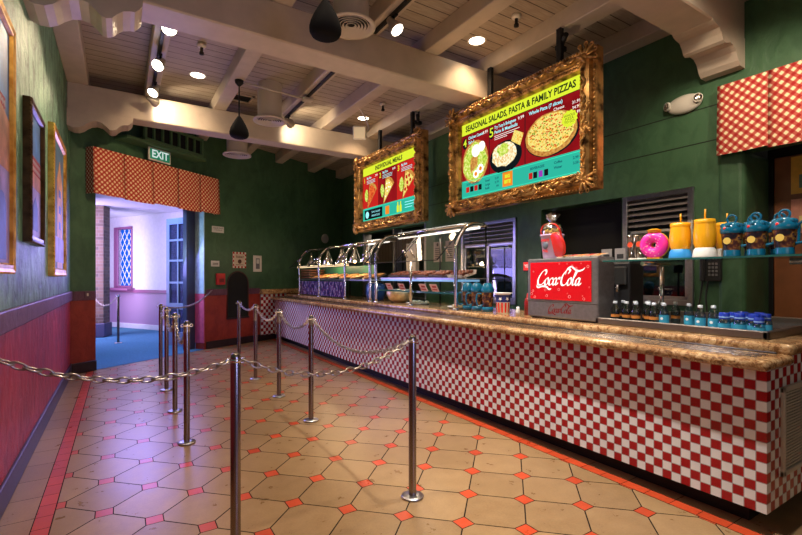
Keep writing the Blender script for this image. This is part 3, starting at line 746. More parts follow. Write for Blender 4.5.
# ------------------------------------------------------------------ left wall pictures
def picture(label, y0, y1, z0, z1, fw, dep, fm, art, sm=None):
    M = Matrix.Translation((XL, y0, z0)) @ Matrix.Rotation(PI/2, 4, 'Z') @ Matrix.Rotation(PI/2, 4, 'X')   # x along +Y, y up, z -> +X
    t = thing('framed_painting', label, 'painting', M=M); W, H_ = y1-y0, z1-z0
    prof = [(0, 0), (0, dep*.75), (fw*.15, dep), (fw*.45, dep*.85), (fw*.8, dep*.9), (fw, dep*.55), (fw, 0)]
    bm = NB(); n = len(prof); rings = []
    for cx, cy, sx, sy in ((0, 0, 1, 1), (W, 0, -1, 1), (W, H_, -1, -1), (0, H_, 1, -1)):
        rings.append([bm.verts.new((cx+sx*a_, cy+sy*a_, b_)) for a_, b_ in prof])
    for i in range(4):
        for k in range(n-1): bm.faces.new((rings[i][k], rings[(i+1) % 4][k], rings[(i+1) % 4][k+1], rings[i][k+1]))
    fr = obj('frame', bm, fm, t)
    bm = NB(); nb = int((W+H_)*2/.03)
    for (ax_, ay_, bx_, by_) in ((0, 0, W, 0), (W, 0, W, H_), (W, H_, 0, H_), (0, H_, 0, 0)):
        L_ = math.hypot(bx_-ax_, by_-ay_); m_ = int(L_/.035)
        for k in range(m_):
            ta = (k+.5)/m_; cx_, cy_ = ax_+(bx_-ax_)*ta, ay_+(by_-ay_)*ta
            ball(bm, (cx_*(1-2*.006/W)+.006, cy_*(1-2*.006/H_)+.006, dep*.8), .010, seg=6, rings=4)
    obj('beading', bm, fm, fr)['kind'] = 'stuff'
    art(t, fw, fw, W-fw, H_-fw, dep*.5)
    return t
SKY = simple('painted_sky', (.04, .16, .45), .5, var=.5, vs=4); STONE = simple('painted_stone', (.40, .17, .11), .5, var=.45, vs=7)
LILAC = simple('painted_lilac', (.26, .20, .50), .5, var=.4, vs=5); CHKP = check_mat('painted_tiles', 'XY', .035, (.5, .45, .6), (.45, .10, .16), rot=PI/4)
DTEAL = simple('painted_teal', (.04, .13, .18), .5, var=.5, vs=5); AMB = simple('painted_amber', (.55, .26, .06), .5, var=.4, vs=6); BLUP = simple('painted_blue', (.04, .09, .42), .5, var=.4, vs=6)
def art_square(t, x0, y0, x1, y1, z):
    W, H_ = x1-x0, y1-y0; c = obj
    bm = NB(); box(bm, x0, x1, y0, y1, .002, z); c('canvas', bm, SKY, t)
    bm = NB(); box(bm, x0, x1, y0+.0, y0+H_*.42, z, z+.002); c('painted_wall', bm, LILAC, t)
    bm = NB(); prism(bm, [(x0, y0+H_*.40), (x1, y0+H_*.40), (x1, y0+H_*.62), (x1-W*.25, y0+H_*.66), (x1-W*.3, y0+H_*.56), (x0, y0+H_*.60)], z, z+.003, lambda u, v, d: (u, v, d)); c('painted_terrace', bm, STONE, t)
    bm = NB()
    for k in range(3):
        cx = x0+W*(.2+.3*k); w = W*.1
        prism(bm, [(cx-w, y0+.02)] + [(cx-w*math.cos(PI*q/8), y0+H_*.22+w*math.sin(PI*q/8)) for q in range(9)] + [(cx+w, y0+.02)], z+.003, z+.005, lambda u, v, d: (u, v, d))
    c('painted_arches', bm, BLUP, t)
    bm = NB(); box(bm, x0, x0+W*.9, y0+H_*.62, y0+H_*.70, z, z+.002); c('painted_awning', bm, CHKP, t)
def art_balcony(t, x0, y0, x1, y1, z):
    W, H_ = x1-x0, y1-y0
    bm = NB(); box(bm, x0, x1, y0, y1, .002, z); obj('canvas', bm, SKY, t)
    bm = NB(); box(bm, x0, x1, y0+H_*.52, y0+H_*.66, z, z+.002); obj('painted_awning', bm, CHKP, t)
    bm = NB(); box(bm, x0, x1, y0+H_*.40, y0+H_*.52, z, z+.003); obj('painted_terrace', bm, STONE, t)
    bm = NB(); box(bm, x0, x1, y0, y0+H_*.40, z, z+.002); obj('painted_wall', bm, LILAC, t)
    bm = NB(); prism(bm, [(x0+W*.3, y0+H_*.05), (x0+W*.3, y0+H_*.25), (x0+W*.5, y0+H_*.33), (x0+W*.7, y0+H_*.25), (x0+W*.7, y0+H_*.05)], z+.002, z+.004, lambda u, v, d: (u, v, d)); obj('painted_arch', bm, BLUP, t)
def art_tower(t, x0, y0, x1, y1, z):
    W, H_ = x1-x0, y1-y0
    bm = NB(); box(bm, x0, x1, y0, y1, .002, z); obj('canvas', bm, DTEAL, t)
    bm = NB(); prism(bm, [(x0+W*.35, y0), (x0+W*.35, y0+H_*.7), (x0+W*.6, y0+H_*.88), (x0+W*.85, y0+H_*.7), (x0+W*.85, y0)], z, z+.003, lambda u, v, d: (u, v, d)); obj('painted_tower', bm, AMB, t)
    bm = NB(); box(bm, x0, x1, y0+H_*.05, y0+H_*.25, z, z+.004); obj('painted_foreground', bm, LILAC, t)
    bm = NB()
    for k in range(3): box(bm, x0+W*.52, x0+W*.68, y0+H_*(.32+k*.13), y0+H_*(.38+k*.13), z+.003, z+.005)
    obj('painted_windows', bm, BLUP, t)
picture('largest gold-framed painting at the left edge with blue sky and arches', 2.35, 3.52, 1.37, 2.83, .06, .05, GOLDB, art_square)
picture('dark-framed painting with checked band, hung between the two gold-framed ones', 4.07, 4.72, 1.60, 2.63, .06, .055, BROWNF, art_balcony)
picture('bright gold-framed tall painting nearest the doorway', 5.375, 6.5, 1.36, 2.83, .08, .055, GOLDB, art_tower)

# ------------------------------------------------------------------ framed menu boards
E_YEL = emis('menu_yellow', (.62, .72, .03), 1.25); E_RED = emis_noise('menu_red', [(.3, (.20, .004, .006)), (.7, (.36, .010, .014))], 1.0, 3)
E_RED2 = emis('menu_bright_red', (.60, .02, .015), 1.0); E_TUR = emis('menu_turquoise', (.03, .50, .36), 1.0); E_GRN = emis('menu_green_line', (.05, .75, .45), 1.2)
E_BLK = emis('menu_black', (.006, .01, .012), 1); E_WHT = emis('menu_white', (1, .98, .9), 1.3); E_CYA = emis('menu_cyan', (.35, .9, .95), 1.2); E_INK = emis('menu_ink', (.02, .04, .01), 1)
E_CRUST = emis_noise('menu_crust', [(.3, (.40, .12, .02)), (.7, (.85, .45, .10))], 1.0, 30)
E_CHEESE = emis_noise('menu_cheese', [(.32, (.70, .12, .02)), (.42, (.85, .55, .08)), (.55, (.95, .80, .25)), (.68, (.35, .50, .05))], 1.1, 38)
E_TOM = emis_noise('menu_tomato', [(.35, (.55, .03, .01)), (.65, (.85, .20, .04))], 1.1, 30)
E_SAL = emis_noise('menu_salad', [(.3, (.15, .35, .02)), (.5, (.60, .75, .08)), (.7, (.95, .9, .5))], 1.1, 35)
E_PEP = emis('menu_pepperoni', (.55, .02, .01), 1.0); E_ORA = emis('menu_orange', (.85, .25, .02), 1.1); E_PUR = emis('menu_purple', (.35, .05, .5), 1)
SW, SH = 1.72, .92
def sprout(bm, cx, cy, s, ang, z0, k=5):
    """carved scrollwork: a fan of leaves and volutes"""
    for i in range(k):
        a_ = ang + (i-(k-1)/2)*.55
        M = Matrix.Translation((cx, cy, z0)) @ Matrix.Rotation(a_, 4, 'Z')
        ball(bm, (s*.62, 0, .01), s*.5, s*.16, s*.2, 8, 5, M)
        torus(bm, s*.15, s*.055, 10, 5, M @ Matrix.Translation((s*1.02, s*.06, .012)))
    ball(bm, (cx, cy, z0+.01), s*.30, s*.30, s*.26, 10, 6)
def menu(label, yc, zc, X, content):
    M = Matrix.Translation((X, yc, zc)) @ Matrix(((0, 0, -1, 0), (-1, 0, 0, 0), (0, 1, 0, 0), (0, 0, 0, 1)))   # x -> -Y, y -> Z, z -> -X
    t = thing('framed_menu_board', label, 'menu board', M=M)
    fw, fh = SW/2, SH/2; wd = .178; dep = .12
    prof = [(wd, -.045), (wd, dep*.35), (wd*.93, dep*.55), (wd*.80, dep*.45), (wd*.72, dep*.75), (wd*.58, dep*1.0), (wd*.44, dep*.95), (wd*.34, dep*.6), (wd*.24, dep*.5), (wd*.18, dep*.62), (wd*.08, dep*.5), (0, dep*.15), (0, -.05)]
    bm = NB(); rings = []
    for sx, sy in ((-1, -1), (1, -1), (1, 1), (-1, 1)): rings.append([bm.verts.new((sx*(fw+a_), sy*(fh+a_), b_)) for a_, b_ in prof])
    for i in range(4):
        for k in range(len(prof)-1):
            f = bm.faces.new((rings[i][k], rings[(i+1) % 4][k], rings[(i+1) % 4][k+1], rings[i][k+1]))
    fr = obj('frame', bm, GOLD, t)
    bm = NB()
    for (x0, y0, x1, y1) in ((-fw, -fh, fw, -fh), (fw, -fh, fw, fh), (fw, fh, -fw, fh), (-fw, fh, -fw, -fh)):
        L_ = math.hypot(x1-x0, y1-y0); nx, ny = (y1-y0)/L_, -(x1-x0)/L_; dx, dy = (x1-x0)/L_, (y1-y0)/L_
        m_ = int(L_/.03)
        for k in range(m_+1):
            for dd, rr in ((wd*.93, .014), (wd*.18, .011)):
                s = -dd + (L_+2*dd)*k/m_
                ball(bm, (x0+dx*s+nx*dd, y0+dy*s+ny*dd, dep*(.55 if dd > .1 else .62)), rr, seg=6, rings=4)
        if True:
            m_ = int((L_+.3)/.085)
            for k in range(m_):
                s = -.1 + (L_+.2)*(k+.5)/m_; aa_ = math.atan2(dy, dx) + (.5 if k % 2 else -.5)
                ball(bm, (0, 0, 0), .046, .016, .022, 8, 5, Matrix.Translation((x0+dx*s+nx*wd*.5, y0+dy*s+ny*wd*.5, dep*1.0)) @ Matrix.Rotation(aa_, 4, 'Z'))
    obj('beading', bm, GOLD, fr)['kind'] = 'stuff'
    for sx, sy in ((-1, -1), (1, -1), (1, 1), (-1, 1)):
        bm = NB(); a_ = math.atan2(sy, sx); sprout(bm, sx*(fw+.085), sy*(fh+.085), .115, a_, dep*.75, 5); sprout(bm, sx*(fw+.07), sy*(fh+.07), .07, a_+PI, dep*.7, 5); obj('corner_carving', bm, GOLD, fr)
    for cx, cy, a_ in ((0, fh+.1, PI/2), (0, -fh-.1, -PI/2), (fw+.1, 0, 0), (-fw-.1, 0, PI), (-.5, fh+.1, PI/2), (.5, -fh-.1, -PI/2), (-.5, -fh-.1, -PI/2)):
        bm = NB(); dx, dy = -math.sin(a_), math.cos(a_)
        sprout(bm, cx+dx*.05, cy+dy*.05, .085, math.atan2(dy, dx), dep*.8, 3); obj('side_carving', bm, GOLD, fr)
        bm = NB(); sprout(bm, cx-dx*.05, cy-dy*.05, .085, math.atan2(-dy, -dx), dep*.8, 3); obj('side_carving', bm, GOLD, fr)
    bm = NB(); box(bm, -fw-.02, fw+.02, -fh-.02, fh+.02, -.04, -.0); sc = obj('screen', bm, E_BLK, t)
    content(sc)
    # hanging brackets to the ceiling
    for x in (-.5, .5):
        bm = NB(); top = 3.86-zc
        bbox(bm, x-.03, x+.03, .3, top, -.16, -.11, .004, 1); bbox(bm, x-.07, x+.07, .2, .42, -.13, -.09, .004, 1)
        obj('hanging_bracket', bm, BLACK, t)
    return t
def disc(bm, cx, cy, r, z, n=20, ry=None, M=None, jag=0):
    ry = ry or r
    vs = [bm.verts.new((cx+(r+random.uniform(-jag, jag))*math.cos(2*PI*k/n), cy+(ry+random.uniform(-jag, jag))*math.sin(2*PI*k/n), z)) for k in range(n)]
    bm.faces.new(vs)
def rect(bm, x0, x1, y0, y1, z): poly(bm, [(x0, y0, z), (x1, y0, z), (x1, y1, z), (x0, y1, z)])
def part(name, build, m, par):
    bm = NB(); build(bm); return obj(name, bm, m, par, recalc=False)
def common(sc, title):
    h = SH/2; w = SW/2
    part('title_band', lambda b: rect(b, -w, w, h-.135, h, .002), E_YEL, sc)
    part('title_text', lambda b: text_bm(b, title, .098, 0, h-.068, .004, maxw=SW*.92, bold=.0035), E_INK, sc)
    part('price_strip', lambda b: rect(b, -w, w, -h, -h+.22, .003), E_TUR, sc)
    part('strip_line', lambda b: (rect(b, -w+.015, w-.015, -h+.20, -h+.207, .005), rect(b, -w+.015, w-.015, -h+.012, -h+.019, .005)), E_GRN, sc)
def c_big(sc):
    h = SH/2; w = SW/2; common(sc, 'SEASONAL SALADS, PASTA & FAMILY PIZZAS')
    top = h-.14; bot = -h+.22
    part('menu_column', lambda b: rect(b, -w, -.38, bot, top, .002), E_RED, sc)
    part('menu_column', lambda b: rect(b, -.37, .16, bot, top, .002), E_RED, sc)
    part('menu_column', lambda b: rect(b, .17, w, bot, top, .002), E_RED, sc)
    for s_t, x_t, y_t, w_t in (('Chicken Caesar', -.74, .05, .27), ('Salad', -.74, .105, .3), ('Try Tony\'s Bolognese', -.29, .045, .33), ('Pasta & Meatballs', -.29, .10, .4), ('Whole Pizza (7 slices)', .22, .045, .42)): part('dish_text', lambda b: text_bm(b, s_t, .05, x_t, top-y_t, .004, 'LEFT', w_t, bold=.001), E_CYA, sc)
    part('price_text', lambda b: (text_bm(b, '8.99', .05, -.44, top-.05, .004), text_bm(b, '9.99', .05, .11, top-.045, .004),
        [text_bm(b, s, .042, .66, top-.10-.05*k, .004, 'RIGHT') for k, s in enumerate(('Cheese', 'Pepperoni', 'Veggie'))], [text_bm(b, s, .042, .84, top-.10-.05*k, .004, 'RIGHT') for k, s in enumerate(('31.99', '34.99', '34.99'))],
        [rect(b, -.74, -.74+q, top-.155-.02*k, top-.150-.02*k, .004) for k, q in enumerate((.26, .2))], [rect(b, -.29, -.29+q, top-.145-.02*k, top-.140-.02*k, .004) for k, q in enumerate((.38, .33, .2))]), E_WHT, sc)
    part('number_text', lambda b: (text_bm(b, '4', .13, -.80, top-.10, .006, bold=.002), text_bm(b, '5', .15, -.335, top-.09, .006, bold=.002)), E_YEL, sc)
    part('number_disc', lambda b: (disc(b, -.80, top-.10, .045, .005, 16, .07), disc(b, -.335, top-.09, .04, .005, 16, .075)), E_BLK, sc)
    # caesar salad plate
    pc_ = part('salad_picture', lambda b: disc(b, -.62, -.04, .23, .004, 24, .26), E_CRUST, sc)
    part('salad_leaves', lambda b: disc(b, -.62, -.04, .21, .005, 16, .235, jag=.02), E_SAL, pc_)
    part('chicken_strips', lambda b: [disc(b, -.68+.03*k, -.07+.02*k, .022, .006+.0002*k, 10, .10) for k in range(4)], E_CRUST, pc_)
    for x, y_, r_ in ((-.52, -.14, .055), (-.60, -.19, .05), (-.60, .09, .075), (-.50, .12, .06)): part('boiled_egg', lambda b: disc(b, x, y_, r_, .007, 16), E_WHT, sc)
    part('egg_yolks', lambda b: [disc(b, x, y_, .026, .0075, 12) for x, y_ in ((-.52, -.14), (-.60, -.19))], E_ORA, pc_)
    # pasta bowl
    pc_ = part('pasta_picture', lambda b: disc(b, -.12, -.09, .245, .004, 28, .18), E_BLK, sc)
    part('pasta_sauce', lambda b: disc(b, -.14, -.06, .19, .005, 18, .13, jag=.015), emis_noise('menu_pasta', [(.35, (.75, .35, .05)), (.5, (.95, .85, .5)), (.65, (.95, .95, .8))], 1.1, 40), pc_)
    part('garlic_bread', lambda b: poly(b, [(-.03, .06, .006), (.10, -.02, .006), (.15, .10, .006), (.02, .17, .006)]), E_CHEESE, pc_)
    part('parmesan', lambda b: disc(b, -.15, -.01, .09, .006, 14, .06, jag=.02), E_SAL, pc_)
    # pizza
    pc_ = part('pizza_picture', lambda b: disc(b, .50, -.02, .325, .004, 40, .205), E_BLK, sc)
    part('pizza_crust', lambda b: disc(b, .49, .0, .315, .005, 40, .215, jag=.004), E_CRUST, pc_)
    part('pizza_topping', lambda b: disc(b, .49, .018, .285, .006, 36, .185, jag=.01), E_CHEESE, pc_)
    random.seed(21)
    part('chopped_toppings', lambda b: [disc(b, .49+q*.27*math.cos(a_), .018+q*.17*math.sin(a_), .012, .007, 6, .007) for q, a_ in [(math.sqrt(random.random()), random.random()*6.28) for _ in range(90)]], emis('menu_tomato_bits', (.70, .05, .01), 1), pc_)['kind'] = 'stuff'
    part('herb_flecks', lambda b: [disc(b, .49+q*.27*math.cos(a_), .018+q*.17*math.sin(a_), .009, .0072, 5, .006) for q, a_ in [(math.sqrt(random.random()), random.random()*6.28) for _ in range(80)]], emis('menu_herb', (.10, .28, .01), 1), pc_)['kind'] = 'stuff'
    sb = part('starburst', lambda b: [poly(b, [(.72+.095*math.cos(PI*k/12)*(1 if k % 2 else .86), .08+.085*math.sin(PI*k/12)*(1 if k % 2 else .86), .008) for k in range(24)])], E_YEL, sc)
    part('starburst_text', lambda b: (text_bm(b, 'WHOLE', .035, .72, .11, .009), text_bm(b, 'PIZZA', .035, .72, .08, .009), text_bm(b, 'TO GO', .035, .72, .05, .009)), E_INK, sb)
    y0 = -h
    part('logo_square', lambda b: (rect(b, -.16, -.01, y0+.035, y0+.195, .005)), E_ORA, sc)
    part('logo_text', lambda b: (text_bm(b, 'BIG', .05, -.085, y0+.145, .007, bold=.003), text_bm(b, 'BITE', .05, -.085, y0+.085, .007, maxw=.13, bold=.003)), E_YEL, sc)
    for x0_, x1_, y_, m_ in ((-.78, -.72, .07, E_RED2), (-.705, -.645, .07, E_BLK), (-.63, -.57, .07, E_RED2), (-.555, -.50, .07, E_BLK), (.22, .27, .05, E_RED2), (.28, .33, .05, E_BLK), (.35, .40, .05, E_PUR), (.42, .47, .05, E_BLK)):
        part('drink_icon', lambda b: rect(b, x0_, x1_, y0+y_, y0+y_+.065, .006), m_, sc)
    TEAL = emis('menu_dark_teal', (.01, .12, .14), 1)
    for s_t, x_t, y_t, a_t in [('SOFT DRINKS', -.66, .165, 'CENTER'), ('BEVERAGES', .33, .155, 'CENTER'), ('Small', -.44, .155, 'LEFT'), ('Large', -.44, .11, 'LEFT'), ('Refill', -.44, .065, 'LEFT'), ('3.29', -.22, .155, 'RIGHT'), ('3.79', -.22, .11, 'RIGHT'), ('.99', -.22, .065, 'RIGHT'), ('Coffee', .54, .155, 'LEFT'), ('Water', .54, .105, 'LEFT'), ('2.99', .82, .155, 'RIGHT'), ('3.50', .82, .105, 'RIGHT')]:
        part('strip_text', lambda b: text_bm(b, s_t, .036, x_t, y0+y_t, .006, a_t, bold=.001), TEAL, sc)
def slice_pic(sc, cx, cy, kind, nm):
    pts = [(cx-.17, cy-.20), (cx+.17, cy+.10), (cx+.10, cy+.18), (cx-.02, cy+.24), (cx-.09, cy+.22)]
    a_ = part(nm, lambda b: poly(b, [(x-.012, y_-.008, .0045) for x, y_ in pts]), E_BLK, sc)
    part('slice_crust', lambda b: poly(b, [(x, y_, .005) for x, y_ in pts]), E_CRUST, a_)
    part('slice_topping', lambda b: poly(b, [(cx-.15, cy-.17, .006), (cx+.13, cy+.08, .006), (cx+.07, cy+.135, .006), (cx-.02, cy+.19, .006), (cx-.08, cy+.17, .006)]), E_TOM if kind == 0 else E_CHEESE, a_)
    if kind == 2: part('pepperoni', lambda b: [disc(b, cx+x, cy+y_, .028, .007, 12) for x, y_ in ((-.09, -.06), (-.03, .03), (.05, .06), (-.05, .12), (.02, .13), (-.02, -.04))], E_PEP, a_)
    if kind == 1: part('mushrooms', lambda b: [disc(b, cx+x, cy+y_, .018, .007, 8, .012) for x, y_ in ((-.09, -.08), (-.04, .0), (.05, .05), (-.05, .12), (.02, .12), (0, .06), (-.07, .05))], E_WHT, a_)
    part('side_salad', lambda b: disc(b, cx-.2, cy+.03, .06, .0055, 14, .11, jag=.012), E_SAL, a_)
def c_small(sc):
    h = SH/2; w = SW/2; common(sc, 'INDIVIDUAL MEALS')
    top = h-.14; bot = -h+.22
    part('menu_column', lambda b: rect(b, -w, -.32, bot, top, .002), E_RED2, sc); part('menu_column', lambda b: rect(b, -.31, .25, bot, top, .002), E_RED, sc); part('menu_column', lambda b: rect(b, .26, w, bot, top, .002), E_RED2, sc)
    for cx, kd, nm in ((-.53, 0, 'cheese_slice_picture'), (.02, 1, 'veggie_slice_picture'), (.60, 2, 'pepperoni_slice_picture')): slice_pic(sc, cx, -.05, kd, nm)
    for x_t in (-.72, -.17, .40): part('dish_text', lambda b: (text_bm(b, 'Big Slice', .05, x_t, top-.05, .006, 'LEFT', bold=.001), [rect(b, x_t, x_t+.3, top-.10-.022*k, top-.094-.022*k, .006) for k in range(3)]), E_CYA, sc)
    for s_t, x_t in (('7.99', -.34), ('8.49', .23), ('8.49', .84)): part('price_text', lambda b: text_bm(b, s_t, .05, x_t, top-.05, .006, 'RIGHT'), E_WHT, sc)
    for s_t, x_t in (('1', -.80), ('2', -.25), ('3', .32)): part('number_text', lambda b: text_bm(b, s_t, .12, x_t, top-.08, .006, bold=.002), E_YEL, sc)
    y0 = -h
    part('black_panel', lambda b: rect(b, -.80, -.18, y0+.02, y0+.185, .005), E_BLK, sc)
    part('panel_text', lambda b: (disc(b, -.70, y0+.10, .06, .007, 16), text_bm(b, 'FAMILY SALAD', .045, -.40, y0+.13, .007, maxw=.36), text_bm(b, 'BREADSTICKS', .045, -.40, y0+.07, .007, maxw=.36)), E_CYA, sc)
    part('logo_square', lambda b: rect(b, -.08, .04, y0+.04, y0+.17, .006), E_ORA, sc)
    for x in (.30, .38): part('bottle_icon', lambda b: prism(b, [(x-.03, y0+.03), (x+.03, y0+.03), (x+.03, y0+.12), (x+.012, y0+.15), (x+.012, y0+.19), (x-.012, y0+.19), (x-.012, y0+.15), (x-.03, y0+.12)], .005, .007, lambda u, v, d: (u, v, d)), E_YEL, sc)
    part('strip_text', lambda b: [rect(b, .5, .80-.05*k, y0+.15-.04*k, y0+.16-.04*k, .006) for k in range(3)], E_CYA, sc)
menu('large ornate gold-framed lit menu board reading SEASONAL SALADS, PASTA & FAMILY PIZZAS', 3.46, 2.78, 3.63, c_big)
menu('smaller-looking farther gold-framed lit menu board with three pizza slices', 6.145, 2.78, 3.63, c_small)

# ------------------------------------------------------------------ right wall hatches
SHUT = simple('shutter_slat', (.34, .31, .29), .4, metal=.6)
def kitchen_box():
    bm = NB()
    box(bm, XR+.22, 7.0, 1.9, 10.5, -.02, .0); box(bm, 6.9, 7.0, 1.9, 10.5, 0, 3); box(bm, XR+.22, 7.0, 1.85, 1.9, 0, 3); box(bm, XR+.22, 7.0, 10.4, 10.5, 0, 3); box(bm, XR+.22, 7.0, 1.9, 10.5, 3, 3.05)
    struct(obj('wall_kitchen', bm, simple('kitchen_dark', (.05, .07, .055), .6)))
kitchen_box()
def hatch(label, y0, y1, z0, z1, zshut, nwin, name='steel_hatch'):
    t = thing(name, label, 'service hatch', (XR, y1, z0), -PI/2)   # local x -> -Y, y -> +X
    W, H_ = y1-y0, z1-z0; f = .055
    bm = NB()
    for q in ((0, f), (W-f, W)): bbox(bm, q[0], q[1], -.025, .12, 0, H_, .005, 1)
    for q in ((0, f), (H_-f, H_)): bbox(bm, 0, W, -.024, .12, q[0], q[1], .005, 1)
    obj('frame', bm, STEEL, t)
    if zshut:
        bm = NB(); z = H_-f
        while z > zshut-z0+.03:
            prism(bm, [(.05, z), (-.005, z-.035), (-.005, z-.047), (.05, z-.012)], f, W-f, lambda u, v, d: (d, u, v)); z -= .062
        obj('roller_slats', bm, SHUT, t)
    zt = (zshut or z1)-z0
    ww = (W-2*f)/nwin
    for k in range(nwin):
        x0 = f + k*ww; bm = NB(); q = .035
        for a_, b_ in ((x0, x0+q), (x0+ww-q, x0+ww)): bbox(bm, a_, b_, .0, .05, f, zt, .004, 1)
        for a_, b_ in ((f, f+q), (zt-q, zt)): bbox(bm, x0, x0+ww, .0, .05, a_, b_, .004, 1)
        wf = obj('window_sash', bm, STEEL, t)
        bm = NB(); box(bm, x0+q, x0+ww-q, .02, .025, f+q, zt-q); obj('glass_pane', bm, glassy('hatch_glass', (.5, .55, .6), .10), wf)
    return t
hatch('stainless steel roller hatch window behind the yellow cups', 2.2, 2.94, 1.06, 2.25, 1.86, 1)
hatch('stainless steel roller hatch with two sliding windows behind the curved glass guard', 4.55, 5.77, .95, 2.21, 1.86, 2)
# dark hatch behind the soda machine
t = thing('pass_through_frame', 'plain dark pass-through opening behind the red soda machine', 'service hatch', (XR, 4.11, 1.0), -PI/2)
bm = NB(); bbox(bm, 0, 1.15, -.01, .10, -.03, 0.0, .004, 1); obj('sill', bm, STEEL, t)
bm = NB(); box(bm, .0, 1.15, .30, .32, 0, 1.26); obj('dark_backing', bm, DARKV, t)
# lit kitchen recess behind the far case
t = thing('pass_through_frame', 'wide pass-through opening behind the glass food guards with a steel jamb', 'service hatch', (XR, 9.36, .95), -PI/2)
bm = NB()
bm.free()
for x in (0, 1.35, 2.5):
    bm = NB(); bbox(bm, x, x+.06, -.01, .2, 0, 1.41, .006, 1); obj('steel_jamb', bm, STEEL, t)
bm = NB(); bbox(bm, 0, 2.56, -.02, .2, -.03, 0, .004, 1); obj('sill', bm, STEEL, t)
for k, yy in enumerate((6.55, 6.2)):
    s_ = thing('wall_notice', ['left of two paper notices pinned behind the glass food guard', 'right of two paper notices pinned behind the glass food guard'][k], 'notice', M=Matrix.Translation((XR-.002, yy, 1.62)) @ Matrix(((0, 0, -1, 0), (-1, 0, 0, 0), (0, 1, 0, 0), (0, 0, 0, 1))))
    bm = NB(); box(bm, 0, .24, 0, .36, 0, .01); obj('sheet', bm, simple('old_paper', (.42, .36, .30), .6), s_)
    bm = NB()
    for q in range(6): box(bm, .04, .20-.01*(q % 3), .06+.035*q, .072+.035*q, .01, .012)
    disc(bm, .12, .31, .03, .0115, 12); obj('print', bm, INK, s_)
bm = NB(); bbox(bm, XR-.10, XR-.02, 7.0, 7.34, 1.35, 2.0, .008, 1); o = tag(obj('wall_cabinet', bm, simple('cream_cabinet', (.85, .78, .66), .5)), 'cream upright panel on the wall behind the glass food guard', 'cabinet')
o.location = (0, 0, 0)

# door at right
d2 = bpy.data.objects.new('door_2', None); COL.objects.link(d2); d2.location = (5.40, 1.735, 0); d2.rotation_euler = (0, 0, -PI/2); struct(d2)
BRD = simple('brown_door', (.24, .085, .032), .4, var=.2, vs=5)
bm = NB(); W = 1.5
for a_, b_ in ((.0, .22), (.72, .86), (1.3, 1.5)): bbox(bm, a_, b_, -.03, .02, 0, 2.5, .008, 1)
for a_, b_ in ((0, .3), (.72, .84), (1.26, 1.36), (1.80, 1.88), (2.38, 2.5)): bbox(bm, .1, 1.45, -.028, .02, a_, b_, .006, 1)
obj('door_frame', bm, BRD, d2)
bm = NB(); box(bm, .15, 1.4, -.01, .0, .2, 2.45); obj('glass_pane', bm, simple('dark_glass', (.012, .014, .018), .08), d2)
bm = NB(); box(bm, -.04, .0, -.035, .02, 0, 2.5); obj('door_gap', bm, BLACK, d2)
# sheets taped to the door (plain stand-ins)
for k, (z0, z1, c) in enumerate(((2.13, 2.48, (.75, .42, .06)), (1.76, 2.08, (.70, .30, .22)))):
    s_ = thing('door_poster', ['upper yellow poster taped on the brown door', 'lower salmon poster taped on the brown door'][k], 'poster', M=Matrix.Translation((5.362, 1.60, z0)) @ Matrix(((0, 0, -1, 0), (-1, 0, 0, 0), (0, 1, 0, 0), (0, 0, 0, 1))))
    bm = NB(); box(bm, 0, .5, 0, z1-z0, -.004, .002); obj('sheet', bm, simple('poster_%d' % k, c, .5, var=.15), s_)
    bm = NB(); box(bm, .06, .44, .05, (z1-z0)*.5, .002, .004); disc(bm, .25, (z1-z0)*.72, .07, .003, 16); obj('print', bm, simple('poster_print_%d' % k, (.12, .22, .16) if k == 0 else (.85, .7, .3), .5), s_)

# ------------------------------------------------------------------ emergency light, phone
t = thing('emergency_light', 'beige twin-head emergency light on the green wall above the counter', 'emergency light', M=Matrix.Translation((XR, 2.28, 3.09)) @ Matrix(((0, 0, -1, 0), (-1, 0, 0, 0), (0, 1, 0, 0), (0, 0, 0, 1))))
bm = NB(); ball(bm, (0, 0, .03), .165, .092, .055, 24, 12); obj('housing', bm, WHT, t)
for sx in (-1, 1):
    Mh = Matrix.Translation((sx*.135, .01, .06)) @ Matrix.Rotation(sx*.5, 4, 'Y')
    bm = NB(); lathe(bm, [(0, -.02), (.038, -.02), (.044, .02), (.042, .03), (.036, .028)], seg=20, M=Mh); h_ = obj('lamp_head', bm, WHT, t)
    bm = NB(); lathe(bm, [(.037, .027), (.025, .018), (.012, .012), (0, .024)], seg=16, M=Mh); obj('reflector', bm, CHROME, h_)
t = thing('wall_phone', 'black wall telephone with hanging cord below the glass shelf', 'telephone', M=Matrix.Translation((XR, 2.13, 1.31)) @ Matrix(((0, 0, -1, 0), (-1, 0, 0, 0), (0, 1, 0, 0), (0, 0, 0, 1))))
bm = NB(); bbox(bm, 0, .18, 0, .26, 0, .05, .012, 2); obj('body', bm, BLKPL, t)
bm = NB()
for i in range(3):
    for j in range(4): bbox(bm, .075+i*.03, .095+i*.03, .05+j*.035, .072+j*.035, .05, .056, .002, 1)
obj('keypad', bm, simple('grey_keys', (.14, .14, .14), .5), t)
bm = NB(); bbox(bm, .01, .05, .0, .26, .05, .085, .012, 2); obj('handset', bm, BLKPL, t)
bm = NB(); tube(bm, cr([(.03, 0, .06), (.0, -.18, .05), (-.03, -.36, .04), (.02, -.42, .04), (.06, -.36, .04), (.05, -.15, .04), (.07, 0, .04)]), .008, 6); obj('cord', bm, BLKPL, t)

